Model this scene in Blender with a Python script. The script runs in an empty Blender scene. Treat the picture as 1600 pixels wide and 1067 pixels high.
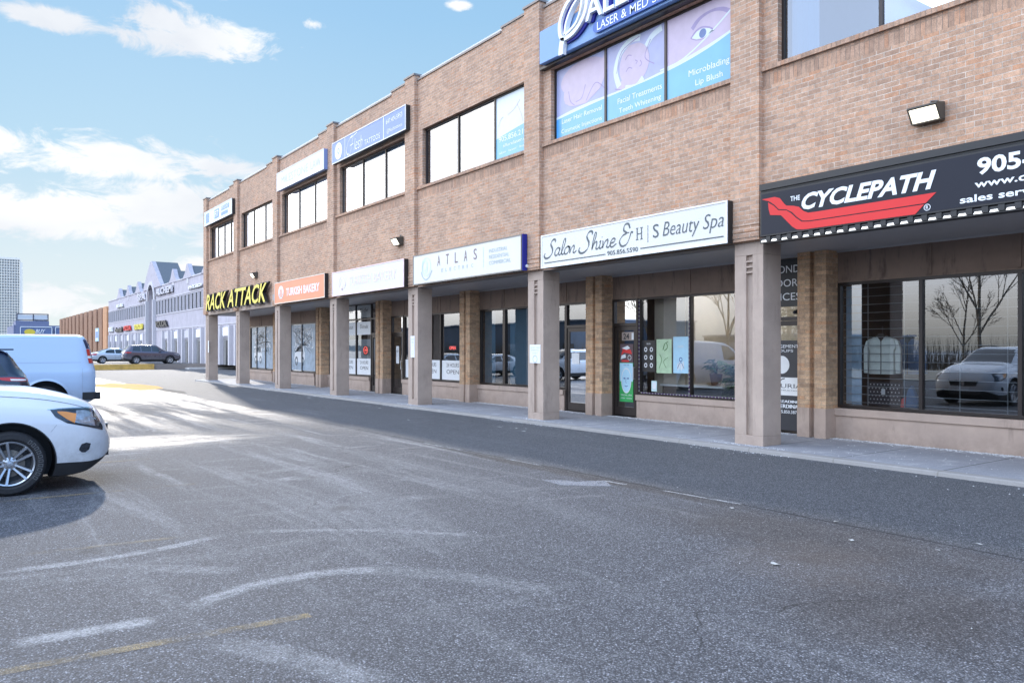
import bpy, bmesh, math, random
import numpy as np
from mathutils import Vector, Matrix
random.seed(7)
SC = bpy.context.scene
COL = SC.collection
rad = math.radians

# ------------------------------------------------------------------ camera, sky, sun, exposure
CAM_H = 1.65
SUN_AZ, SUN_EL = 10.5, 24.0            # azimuth from +Y towards +X, elevation (degrees)
cd = bpy.data.cameras.new('camera'); cam = bpy.data.objects.new('camera', cd); COL.objects.link(cam)
cam.location = (0, 0, CAM_H); cam.rotation_euler = (rad(90), 0, rad(-35.24))
cd.sensor_width = 36; cd.lens = 36 * 1240 / 1600
cd.shift_y = 12.5 / 1600
cd.clip_start = .05; cd.clip_end = 3000
SC.camera = cam
SC.view_settings.view_transform = 'Standard'; SC.view_settings.look = 'None'
SC.view_settings.exposure = 0.52; SC.view_settings.gamma = 1.0
SC.cycles.max_bounces = 6; SC.cycles.diffuse_bounces = 3; SC.cycles.glossy_bounces = 3
SC.cycles.transparent_max_bounces = 10; SC.cycles.sample_clamp_indirect = 6
SC.cycles.caustics_reflective = False; SC.cycles.caustics_refractive = False

W = bpy.data.worlds.new('World'); SC.world = W; W.use_nodes = True
nt = W.node_tree; nt.nodes.clear()
def N(t, tree=None, **kw):
    n = (tree or nt).nodes.new(t)
    for k, v in kw.items(): setattr(n, k, v)
    return n
def L(a, b, tree=None): (tree or nt).links.new(a, b)
def M_(op, a, b=None, tree=None, c=None):
    tree = tree or nt
    n = tree.nodes.new('ShaderNodeMath'); n.operation = op
    for i, v in enumerate((a, b, c)):
        if v is None: continue
        if isinstance(v, (int, float)): n.inputs[i].default_value = v
        else: tree.links.new(v, n.inputs[i])
    return n.outputs[0]
def MIX(tree, fac, a, b, mode='MIX'):
    n = tree.nodes.new('ShaderNodeMix'); n.data_type = 'RGBA'; n.blend_type = mode
    for s, v in ((n.inputs[0], fac), (n.inputs[6], a), (n.inputs[7], b)):
        if isinstance(v, (int, float)): s.default_value = v
        elif isinstance(v, (tuple, list)): s.default_value = (*v[:3], 1)
        else: tree.links.new(v, s)
    return n.outputs[2]
def RAMP(tree, fac, stops, interp='LINEAR'):
    n = tree.nodes.new('ShaderNodeValToRGB'); n.color_ramp.interpolation = interp
    el = n.color_ramp.elements
    while len(el) < len(stops): el.new(.5)
    for e, (p, c) in zip(el, stops):
        e.position = p; e.color = (*c[:3], 1) if isinstance(c, (tuple, list)) else (c, c, c, 1)
    tree.links.new(fac, n.inputs[0])
    return n.outputs[0]
def NOISE(tree, vec, scale, detail=3, rough=.5, dist=0):
    n = tree.nodes.new('ShaderNodeTexNoise'); n.inputs['Scale'].default_value = scale
    n.inputs['Detail'].default_value = detail; n.inputs['Roughness'].default_value = rough
    n.inputs['Distortion'].default_value = dist
    if vec is not None: tree.links.new(vec, n.inputs['Vector'])
    return n.outputs[0]
def SSTEP(tree, v, a, b):
    n = tree.nodes.new('ShaderNodeMapRange'); n.interpolation_type = 'SMOOTHSTEP'
    n.inputs[1].default_value = a; n.inputs[2].default_value = b
    tree.links.new(v, n.inputs[0]); return n.outputs[0]

tc = N('ShaderNodeTexCoord'); D = tc.outputs['Generated']
sep = N('ShaderNodeSeparateXYZ'); L(D, sep.inputs[0])
az = M_('ARCTAN2', sep.outputs[0], sep.outputs[1]); el_ = M_('ARCSINE', sep.outputs[2])
sky = N('ShaderNodeTexSky'); sky.sky_type = 'NISHITA'; sky.sun_disc = False
sky.sun_elevation = rad(SUN_EL); sky.sun_rotation = rad(SUN_AZ); sky.dust_density = .4; sky.air_density = 1.0
nish = MIX(nt, 1.0, MIX(nt, 1.0, sky.outputs[0], (.05, .05, .05), 'MULTIPLY'), (.95, .97, 1.0), 'DARKEN')
grad = RAMP(nt, M_('DIVIDE', el_, rad(90)), [(0, (.57, .62, .64)), (.06, (.51, .60, .65)), (.14, (.35, .52, .65)), (.25, (.25, .44, .64)), (.5, (.16, .32, .56)), (1, (.12, .27, .50))])
base = MIX(nt, .06, grad, nish)
aev = N('ShaderNodeCombineXYZ'); L(az, aev.inputs[0]); L(el_, aev.inputs[1])
stretch = N('ShaderNodeMapping'); L(D, stretch.inputs[0]); stretch.inputs['Scale'].default_value = (1, 1, 2.2)
n1 = NOISE(nt, stretch.outputs[0], 17, 10, .66, .6)
n2 = NOISE(nt, stretch.outputs[0], 3.0, 6, .55, .2)
mask = None
#         az   el   raz  rel  (degrees): where each cloud stands in the sky
BL = [(14.0, 20.1, 5.6, 1.5), (12.0, 20.7, 3.0, 1.4), (11.5, 23.0, 5.0, 1.0), (21.2, 21.7, 1.0, .5), (8.5, 12.2, 8.5, 1.5), (1.5, 12.2, 4.5, 1.5), (15.0, 12.2, 5.5, 1.0),
      (11.0, 9.6, 8.0, 1.5), (4.0, 8.2, 8.5, 1.7), (12.0, 8.6, 6.0, 1.0), (4.8, 3.1, 3.2, 1.1), (9.0, 2.4, 7.0, .8), (13.5, 5.2, 1.6, 1.1), (16.0, 7.5, 3.0, 1.2), (5.0, 19.8, 3.5, .8),
      (31.5, 23.4, 1.2, .4), (30.0, 24.4, 2.5, .6), (3.0, 24.5, 5, .9), (45.0, 9, 10, 2.5), (70, 14, 14, 3), (100, 10, 20, 4)]
for a, e, ra, re in BL:
    s = N('ShaderNodeVectorMath', operation='SUBTRACT'); L(aev.outputs[0], s.inputs[0]); s.inputs[1].default_value = (rad(a), rad(e), 0)
    m = N('ShaderNodeVectorMath', operation='MULTIPLY'); L(s.outputs[0], m.inputs[0]); m.inputs[1].default_value = (1 / rad(ra), 1 / rad(re), 0)
    ln = N('ShaderNodeVectorMath', operation='LENGTH'); L(m.outputs[0], ln.inputs[0])
    v = M_('SUBTRACT', 1.0, ln.outputs['Value'])
    mask = v if mask is None else M_('MAXIMUM', mask, v)
mask = M_('MAXIMUM', mask, -1.0)
cm = SSTEP(nt, M_('ADD', mask, M_('MULTIPLY', M_('SUBTRACT', n1, .5), 2.9)), .0, .62)
ccol = RAMP(nt, n2, [(.35, (.60, .62, .66)), (.6, (.76, .76, .76))])
c1 = MIX(nt, M_('MULTIPLY', cm, .93), base, ccol)
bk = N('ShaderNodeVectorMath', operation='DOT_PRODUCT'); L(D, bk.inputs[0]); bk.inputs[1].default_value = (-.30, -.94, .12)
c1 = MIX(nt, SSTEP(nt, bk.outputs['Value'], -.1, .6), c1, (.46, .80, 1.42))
# an unseen bright overcast, added on the street side (left of and behind the camera), which lights the shaded front
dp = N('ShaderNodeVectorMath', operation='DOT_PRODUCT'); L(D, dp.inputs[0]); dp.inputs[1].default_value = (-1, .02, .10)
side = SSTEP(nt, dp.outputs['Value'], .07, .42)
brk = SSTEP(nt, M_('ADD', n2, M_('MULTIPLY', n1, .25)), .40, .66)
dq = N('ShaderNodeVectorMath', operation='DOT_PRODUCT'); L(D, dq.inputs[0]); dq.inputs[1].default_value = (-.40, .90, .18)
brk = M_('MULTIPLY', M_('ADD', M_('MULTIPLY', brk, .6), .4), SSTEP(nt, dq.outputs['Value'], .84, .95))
fill_bank = MIX(nt, brk, RAMP(nt, M_('DIVIDE', el_, rad(90)), [(0, (2.2, 1.95, 1.68)), (.03, (2.0, 1.95, 1.9)), (.09, (1.62, 1.9, 2.35)), (.22, (1.55, 1.92, 2.6)), (1, (1.6, 1.85, 2.4))]), (3.3, 3.2, 3.1))
full = MIX(nt, M_('MULTIPLY', side, SSTEP(nt, el_, -.02, .10)), c1, fill_bank)
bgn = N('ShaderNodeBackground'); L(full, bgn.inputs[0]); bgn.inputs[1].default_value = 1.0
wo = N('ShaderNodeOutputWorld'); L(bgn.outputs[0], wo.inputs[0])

sd = bpy.data.lights.new('sun', 'SUN'); sun = bpy.data.objects.new('sun', sd); COL.objects.link(sun)
sd.energy = 2.0; sd.angle = rad(1.5); sd.color = (1, .93, .84)
sv = Vector((math.sin(rad(SUN_AZ)) * math.cos(rad(SUN_EL)), math.cos(rad(SUN_AZ)) * math.cos(rad(SUN_EL)), math.sin(rad(SUN_EL))))
sun.rotation_euler = sv.to_track_quat('Z', 'Y').to_euler(); sun.location = sv * 60

# ------------------------------------------------------------------ materials
MATS = {}
def bsdf(name):
    m = bpy.data.materials.new(name); m.use_nodes = True; t = m.node_tree
    b = t.nodes['Principled BSDF']; MATS[name] = m
    return m, t, b
def plain(name, col, rough=.6, metal=0, var=.12, scale=6, bump=0, bscale=60, spec=.5, coat=0):
    m, t, b = bsdf(name)
    g = t.nodes.new('ShaderNodeNewGeometry'); P = g.outputs['Position']
    if var:
        n = NOISE(t, P, scale, 5, .6)
        f = RAMP(t, n, [(.3, 1 - var), (.7, 1 + var)])
        c = MIX(t, 1.0, col, f, 'MULTIPLY'); t.links.new(c, b.inputs['Base Color'])
    else: b.inputs['Base Color'].default_value = (*col, 1)
    b.inputs['Roughness'].default_value = rough; b.inputs['Metallic'].default_value = metal
    b.inputs['Specular IOR Level'].default_value = spec
    if coat: b.inputs['Coat Weight'].default_value = coat; b.inputs['Coat Roughness'].default_value = .04
    if bump:
        bn = t.nodes.new('ShaderNodeBump'); bn.inputs['Strength'].default_value = bump; bn.inputs['Distance'].default_value = .01
        t.links.new(NOISE(t, P, bscale, 4, .6), bn.inputs['Height']); t.links.new(bn.outputs[0], b.inputs['Normal'])
    return m
def emit(name, col, s):
    m, t, b = bsdf(name); b.inputs['Base Color'].default_value = (*col, 1)
    b.inputs['Emission Color'].default_value = (*col, 1); b.inputs['Emission Strength'].default_value = s
    return m
def glass(name, tint, lo, hi, body=None, rough=0.0):
    """window glass: fresnel-weighted sky reflection over a tinted view inside"""
    m = bpy.data.materials.new(name); m.use_nodes = True; t = m.node_tree; t.nodes.clear(); MATS[name] = m
    fr = t.nodes.new('ShaderNodeFresnel'); fr.inputs[0].default_value = 1.55
    fac = t.nodes.new('ShaderNodeMapRange'); fac.inputs[1].default_value = .04; fac.inputs[2].default_value = .5
    fac.inputs[3].default_value = lo; fac.inputs[4].default_value = hi; t.links.new(fr.outputs[0], fac.inputs[0])
    tr = t.nodes.new('ShaderNodeBsdfTransparent'); tr.inputs[0].default_value = (*tint, 1)
    gl = t.nodes.new('ShaderNodeBsdfGlossy'); gl.inputs['Roughness'].default_value = rough; gl.inputs[0].default_value = (.95, .97, 1, 1)
    geo = t.nodes.new('ShaderNodeNewGeometry'); bn = t.nodes.new('ShaderNodeBump'); bn.inputs['Strength'].default_value = .06; bn.inputs['Distance'].default_value = .01
    t.links.new(NOISE(t, geo.outputs['Position'], 1.3, 1), bn.inputs['Height']); t.links.new(bn.outputs[0], gl.inputs['Normal'])
    mx = t.nodes.new('ShaderNodeMixShader'); t.links.new(fac.outputs[0], mx.inputs[0]); t.links.new(tr.outputs[0], mx.inputs[1]); t.links.new(gl.outputs[0], mx.inputs[2])
    o = t.nodes.new('ShaderNodeOutputMaterial'); t.links.new(mx.outputs[0], o.inputs[0])
    return m
def wallcoord(t, rot=False):
    g = t.nodes.new('ShaderNodeNewGeometry'); s = t.nodes.new('ShaderNodeSeparateXYZ'); t.links.new(g.outputs['Position'], s.inputs[0])
    u = M_('ADD', s.outputs[0], s.outputs[1], t)
    c = t.nodes.new('ShaderNodeCombineXYZ')
    t.links.new(s.outputs[2] if rot else u, c.inputs[0]); t.links.new(u if rot else s.outputs[2], c.inputs[1])
    return c.outputs[0], g.outputs['Position'], s.outputs[2]
def brick(name, c1, c2, mortar, rot=False, base_paint=None):
    m, t, b = bsdf(name); v, P, z = wallcoord(t, rot)
    # edges of individual bricks are slightly ragged
    wob = t.nodes.new('ShaderNodeVectorMath'); wob.operation = 'ADD'; t.links.new(v, wob.inputs[0])
    nz = t.nodes.new('ShaderNodeTexNoise'); nz.inputs['Scale'].default_value = 22; t.links.new(P, nz.inputs['Vector'])
    sc = t.nodes.new('ShaderNodeVectorMath'); sc.operation = 'SCALE'; t.links.new(nz.outputs[1], sc.inputs[0]); sc.inputs['Scale'].default_value = .006
    t.links.new(sc.outputs[0], wob.inputs[1])
    br = t.nodes.new('ShaderNodeTexBrick'); t.links.new(wob.outputs[0], br.inputs['Vector'])
    br.inputs['Color1'].default_value = (0, 0, 0, 1); br.inputs['Color2'].default_value = (1, 1, 1, 1); br.inputs['Mortar'].default_value = (.5, .5, .5, 1)
    br.inputs['Scale'].default_value = 1; br.inputs['Mortar Size'].default_value = .0048; br.inputs['Mortar Smooth'].default_value = .25
    br.inputs['Brick Width'].default_value = .223 if not rot else .236; br.inputs['Row Height'].default_value = .0745
    br.offset = 0 if rot else .5; br.inputs['Bias'].default_value = 0
    cc = RAMP(t, br.outputs[0], [(0, c2), (.25, tuple(.55 * a + .45 * d for a, d in zip(c1, c2))), (.5, c1), (.78, tuple(x * 1.12 for x in c1)), (1, (c1[0] * .98, c1[1] * .84, c1[2] * .75))])
    big = NOISE(t, P, .55, 5, .6); fine = NOISE(t, P, 75, 4, .7)
    cc = MIX(t, 1, cc, RAMP(t, big, [(.3, (.86, .87, .9)), (.7, (1.12, 1.1, 1.08))]), 'MULTIPLY')
    cc = MIX(t, 1, cc, RAMP(t, fine, [(.25, .60), (.6, 1.2)]), 'MULTIPLY')
    cc = MIX(t, 1, cc, RAMP(t, NOISE(t, P, 14, 5, .7), [(.3, .80), (.7, 1.18)]), 'MULTIPLY')
    st = SSTEP(t, NOISE(t, P, 26, 3, .7), .66, .74)
    cc = MIX(t, M_('MULTIPLY', st, .55, t), cc, (.13, .08, .06))
    # faint run-off streaks and pale efflorescence
    ms = t.nodes.new('ShaderNodeMapping'); ms.inputs['Scale'].default_value = (5, 5, .35); t.links.new(P, ms.inputs[0])
    cc = MIX(t, M_('MULTIPLY', SSTEP(t, NOISE(t, ms.outputs[0], 1.1, 5, .65), .56, .74), .30, t), cc, (.20, .14, .11))
    cc = MIX(t, M_('MULTIPLY', SSTEP(t, NOISE(t, P, 1.7, 6, .7), .60, .76), .30, t), cc, (.58, .50, .43))
    mo = MIX(t, 1, mortar, RAMP(t, NOISE(t, P, 3.5, 8, .75), [(.36, .55), (.62, 1.15)]), 'MULTIPLY')
    col = MIX(t, br.outputs[1], cc, mo)
    t.links.new(col, b.inputs['Base Color']); b.inputs['Roughness'].default_value = .88; b.inputs['Specular IOR Level'].default_value = .25
    bp = t.nodes.new('ShaderNodeBump'); bp.inputs['Strength'].default_value = .8; bp.inputs['Distance'].default_value = .008
    hgt = M_('ADD', M_('MULTIPLY', br.outputs[1], -1.0, t), M_('MULTIPLY', fine, .5, t), t)
    t.links.new(hgt, bp.inputs['Height']); t.links.new(bp.outputs[0], b.inputs['Normal'])
    return m
def stucco(name, col, dirt=(.16, .12, .10), amt=.35):
    m, t, b = bsdf(name); g = t.nodes.new('ShaderNodeNewGeometry'); P = g.outputs['Position']
    s = t.nodes.new('ShaderNodeSeparateXYZ'); t.links.new(P, s.inputs[0])
    n = NOISE(t, P, 1.6, 6, .65); f = NOISE(t, P, 130, 3, .6)
    c = MIX(t, 1, col, RAMP(t, n, [(.3, .86), (.7, 1.1)]), 'MULTIPLY')
    mp = t.nodes.new('ShaderNodeMapping'); mp.inputs['Scale'].default_value = (4, 4, .8); t.links.new(P, mp.inputs[0])
    dm = SSTEP(t, NOISE(t, mp.outputs[0], 1.2, 6, .7), .52, .74)
    low = M_('SUBTRACT', 1.0, SSTEP(t, s.outputs[2], .05, .5), t)
    c = MIX(t, M_('MULTIPLY', M_('MAXIMUM', dm, M_('MULTIPLY', low, RAMP(t, NOISE(t, P, 5, 6, .7), [(.3, .15), (.65, .95)]), t), t), amt, t), c, dirt)
    t.links.new(c, b.inputs['Base Color']); b.inputs['Roughness'].default_value = .85
    bp = t.nodes.new('ShaderNodeBump'); bp.inputs['Strength'].default_value = .35; bp.inputs['Distance'].default_value = .004
    t.links.new(f, bp.inputs['Height']); t.links.new(bp.outputs[0], b.inputs['Normal'])
    return m

BRICK = brick('brick', (.49, .312, .21), (.40, .255, .175), (.70, .61, .51))
SOLDIER = brick('soldier_brick', (.45, .29, .20), (.34, .22, .155), (.40, .30, .235), rot=True)
PIER = brick('pier_brick', (.54, .36, .22), (.39, .26, .165), (.52, .39, .28))
STUC = stucco('column_stucco', (.44, .345, .28), amt=.40)
STUC2 = stucco('knee_wall_stucco', (.46, .35, .28), amt=.50)
FASC = stucco('brown_fascia', (.24, .17, .13), dirt=(.035, .025, .02), amt=.7)
SOFF = plain('soffit_metal', (.42, .41, .41), .45, var=.06)
FRAME = plain('dark_bronze', (.035, .027, .024), .35, .3, var=.1, scale=3)
FRAME2 = plain('grey_frame', (.16, .155, .15), .4, .4, var=.05)
COPE = plain('coping_metal', (.22, .19, .175), .5, .3, var=.1)
FLASH = plain('pale_flashing', (.58, .59, .60), .5, 0, var=.04)
CONC = plain('concrete', (.34, .34, .345), .85, var=.18, scale=3, bump=.5, bscale=40)
BLACK = plain('black_plastic', (.018, .018, .019), .45, var=.1)
DARKIN = plain('dark_interior', (.035, .032, .03), .8, var=.3, scale=1.5)
BEIGE = plain('beige_wall', (.58, .50, .39), .8, var=.04)
WHITE = plain('white_paint', (.80, .80, .78), .5, var=.03)
BLIND = plain('white_blind', (.62, .66, .68), .6, var=.04, scale=2)
BLINDB = plain('pale_blue_curtain', (.45, .60, .72), .7, var=.25, scale=5)
TEAL = plain('teal_blind', (.07, .17, .24), .6, var=.05)
GLU = glass('upper_glass', (.42, .55, .68), .18, .80)
GLD = glass('shop_glass', (.82, .86, .88), .17, .80)
def acrylic(name, col, rough=.12):
    return plain(name, col, max(rough, .42), 0, var=.03, scale=1.2, spec=.22)
SWHITE = acrylic('sign_white', (.70, .69, .65)); SORANGE = acrylic('sign_orange', (.80, .28, .15)); SBLUE = acrylic('sign_blue', (.15, .27, .56))
SPERI = acrylic('sign_periwinkle', (.22, .30, .55)); SNAVY = acrylic('sign_navy', (.018, .02, .03), .2); SINDIGO = acrylic('sign_indigo', (.025, .03, .25))
SRED = acrylic('sign_red', (.68, .045, .045), .3); SGREY = acrylic('letter_grey', (.10, .12, .13), .3); SPALE = acrylic('letter_pale_grey', (.42, .50, .50), .3)
SLIT = acrylic('letter_white', (.85, .87, .88), .3); SYEL = acrylic('letter_yellow', (.82, .68, .10), .25); SPINK = acrylic('letter_pink', (.80, .66, .68), .3)
SBROWN = acrylic('letter_brown', (.12, .07, .06), .4)

# ------------------------------------------------------------------ mesh helpers
class MB:
    def __init__(s): s.v = []; s.f = []; s.m = []
    def add(s, vs, fs, mi=0):
        o = len(s.v); s.v += [tuple(v) for v in vs]; s.f += [tuple(i + o for i in f) for f in fs]; s.m += [mi] * len(fs); return s
    def box(s, x0, x1, y0, y1, z0, z1, mi=0):
        x0, x1 = sorted((x0, x1)); y0, y1 = sorted((y0, y1)); z0, z1 = sorted((z0, z1))
        v = [(x, y, z) for z in (z0, z1) for y in (y0, y1) for x in (x0, x1)]
        return s.add(v, [(0, 2, 3, 1), (4, 5, 7, 6), (0, 1, 5, 4), (2, 6, 7, 3), (0, 4, 6, 2), (1, 3, 7, 5)], mi)
    def prism(s, poly, fn, d0, d1, mi=0):
        """poly of (a,b); fn(a,b,d) -> point; caps as n-gons"""
        n = len(poly); a = [fn(p[0], p[1], d0) for p in poly]; b = [fn(p[0], p[1], d1) for p in poly]
        return s.add(a + b, [tuple(range(n))[::-1], tuple(range(n, 2 * n))] + [(i, (i + 1) % n, n + (i + 1) % n, n + i) for i in range(n)], mi)
    def tube(s, p, q, r, r2=None, n=10, mi=0, cap=True):
        p, q = Vector(p), Vector(q); d = (q - p)
        if d.length < 1e-6: return s
        d.normalize(); a = d.orthogonal().normalized(); b = d.cross(a); r2 = r if r2 is None else r2
        v = [p + (a * math.cos(t) + b * math.sin(t)) * r for t in [2 * math.pi * i / n for i in range(n)]]
        v += [q + (a * math.cos(t) + b * math.sin(t)) * r2 for t in [2 * math.pi * i / n for i in range(n)]]
        f = [(i, (i + 1) % n, n + (i + 1) % n, n + i) for i in range(n)]
        if cap: f += [tuple(range(n))[::-1], tuple(range(n, 2 * n))]
        return s.add(v, f, mi)
    def build(s, name, mats, parent=None, smooth=0, world=True, bevel=0):
        me = bpy.data.meshes.new(name)
        off = Vector((0, 0, 0))
        r = parent
        while r is not None:
            if r.get('category') in ('car', 'van'): off = Vector((0, 0, 0)); break
            off += r.location; r = r.parent
        me.from_pydata([(a - off.x, b - off.y, c - off.z) for a, b, c in s.v], [], s.f)
        if not isinstance(mats, (list, tuple)): mats = [mats]
        for m in mats: me.materials.append(m)
        if len(mats) > 1: me.polygons.foreach_set('material_index', s.m)
        bm = bmesh.new(); bm.from_mesh(me); bmesh.ops.recalc_face_normals(bm, faces=bm.faces)
        if bevel: bmesh.ops.bevel(bm, geom=[e for e in bm.edges if len(e.link_faces) == 2 and e.calc_face_angle(0) > .6], offset=bevel, segments=2, affect='EDGES', profile=.5)
        bm.to_mesh(me); bm.free(); me.update()
        if smooth:
            me.polygons.foreach_set('use_smooth', [True] * len(me.polygons)); me.set_sharp_from_angle(angle=rad(smooth))
        o = bpy.data.objects.new(name, me); COL.objects.link(o)
        if parent is not None: o.parent = parent
        return o
def tag(o, label=None, cat=None, group=None, kind=None):
    if label: o['label'] = label
    if cat: o['category'] = cat
    if group: o['group'] = group
    if kind: o['kind'] = kind
    return o
def thing(name, label, cat, loc=(0, 0, 0), rz=0, group=None):
    o = bpy.data.objects.new(name, None); COL.objects.link(o); o.location = loc; o.rotation_euler = (0, 0, rz); o.empty_display_size = .3
    return tag(o, label, cat, group)
def copytree(o, parent=None):
    c = o.copy(); COL.objects.link(c)
    if parent is not None: c.parent = parent
    for ch in list(o.children): copytree(ch, c)
    return c
_tcache = {}
def text_geo(s, shear=0, off=0):
    k = (s, shear, off)
    if k not in _tcache:
        cu = bpy.data.curves.new('t', 'FONT'); cu.body = s; cu.shear = shear; cu.offset = off; cu.resolution_u = 3; cu.fill_mode = 'FRONT'
        ob = bpy.data.objects.new('t', cu); COL.objects.link(ob)
        dg = bpy.context.evaluated_depsgraph_get(); me = ob.evaluated_get(dg).to_mesh()
        vs = [(v.co.x, v.co.y) for v in me.vertices]; fs = [tuple(p.vertices) for p in me.polygons]
        ob.to_mesh_clear(); bpy.data.objects.remove(ob); bpy.data.curves.remove(cu)
        x0 = min(v[0] for v in vs); x1 = max(v[0] for v in vs); y0 = min(v[1] for v in vs); y1 = max(v[1] for v in vs)
        _tcache[k] = ([((a - x0) / (x1 - x0), (b - y0) / (y1 - y0)) for a, b in vs], fs)
    return _tcache[k]
class Words:
    """collects writing and builds each word or line as a part of its own"""
    def __init__(s): s.q = []
    def new(s): s.q.append(MB()); return s.q[-1]
    def build(s, name, m, o):
        for k_ in s.q: k_.build(name, m, o)
class Face:
    """drawing frame on a street-facing surface: u runs as one reads (towards the near end), v up, w out"""
    def __init__(s, xf, yfar, z0=0): s.x = xf; s.y = yfar; s.z = z0
    def __call__(s, u, v, w=0): return (s.x - w, s.y - u, s.z + v)
    def text(s, mb, t, u0, u1, v0, v1, w=.006, shear=0, off=0, mi=0, depth=0, side=0):
        if isinstance(mb, Words): mb = mb.new()
        vs, fs = text_geo(t, shear, off)
        P = [s(u0 + a * (u1 - u0), v0 + b * (v1 - v0), w + depth) for a, b in vs]
        mb.add(P, fs, mi)
        if depth:
            Q = [s(u0 + a * (u1 - u0), v0 + b * (v1 - v0), w) for a, b in vs]
            cnt = {}
            for f in fs:
                for i in range(len(f)):
                    a, b = f[i], f[(i + 1) % len(f)]; cnt.setdefault((min(a, b), max(a, b)), []).append((a, b))
            n = len(P); ed = [e[0] for e in cnt.values() if len(e) == 1]
            mb.add(P + Q, [(a, b, n + b, n + a) for a, b in ed], side)
    def poly(s, mb, pts, w=.005, mi=0, th=0):
        if th: mb.prism(pts, lambda a, b, d: s(a, b, d), w, w + th, mi)
        else: mb.add([s(a, b, w) for a, b in pts], [tuple(range(len(pts)))], mi)
    def rect(s, mb, u0, u1, v0, v1, w=.005, mi=0, th=0): s.poly(mb, [(u0, v0), (u1, v0), (u1, v1), (u0, v1)], w, mi, th)
    def disc(s, mb, u, v, ru, rv, w=.005, mi=0, n=28, r0=0):
        o = [(u + ru * math.cos(2 * math.pi * i / n), v + rv * math.sin(2 * math.pi * i / n)) for i in range(n)]
        if not r0: return s.poly(mb, o, w, mi)
        q = [(u + ru * r0 * math.cos(2 * math.pi * i / n), v + rv * r0 * math.sin(2 * math.pi * i / n)) for i in range(n)]
        mb.add([s(a, b, w) for a, b in o + q], [(i, (i + 1) % n, n + (i + 1) % n, n + i) for i in range(n)], mi)
    def stroke(s, mb, pts, wd, w=.005, mi=0, nib=None, th=0, closed=False):
        """a smooth pen stroke through pts; nib=(thin factor, angle) for a broad-nib pen"""
        P = [Vector(p) for p in pts]; n = len(P); out = []
        for i in range(n - 1):
            a = P[max(i - 1, 0)]; b = P[i]; c = P[i + 1]; d = P[min(i + 2, n - 1)]
            for k in range(5):
                t = k / 5; out.append(.5 * ((2 * b) + (c - a) * t + (2 * a - 5 * b + 4 * c - d) * t * t + (3 * b - a - 3 * c + d) * t ** 3))
        out.append(P[-1]); L_, R_ = [], []
        for i, p in enumerate(out):
            tg = (out[min(i + 1, len(out) - 1)] - out[max(i - 1, 0)])
            if tg.length < 1e-7: tg = Vector((1, 0))
            tg.normalize(); nn = Vector((-tg.y, tg.x)); h = wd / 2
            if nib: h *= nib[0] + (1 - nib[0]) * abs(math.sin(math.atan2(tg.y, tg.x) - nib[1]))
            L_.append(p + nn * h); R_.append(p - nn * h)
        m = len(out)
        for ww in ((w,) if not th else (w + th,)):
            mb.add([s(q.x, q.y, ww) for q in L_ + R_], [(i, i + 1, m + i + 1, m + i) for i in range(m - 1)], mi)
        if th:
            for E_ in (L_, R_): mb.add([s(q.x, q.y, w) for q in E_] + [s(q.x, q.y, w + th) for q in E_], [(i, i + 1, m + i + 1, m + i) for i in range(m - 1)], mi)

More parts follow.
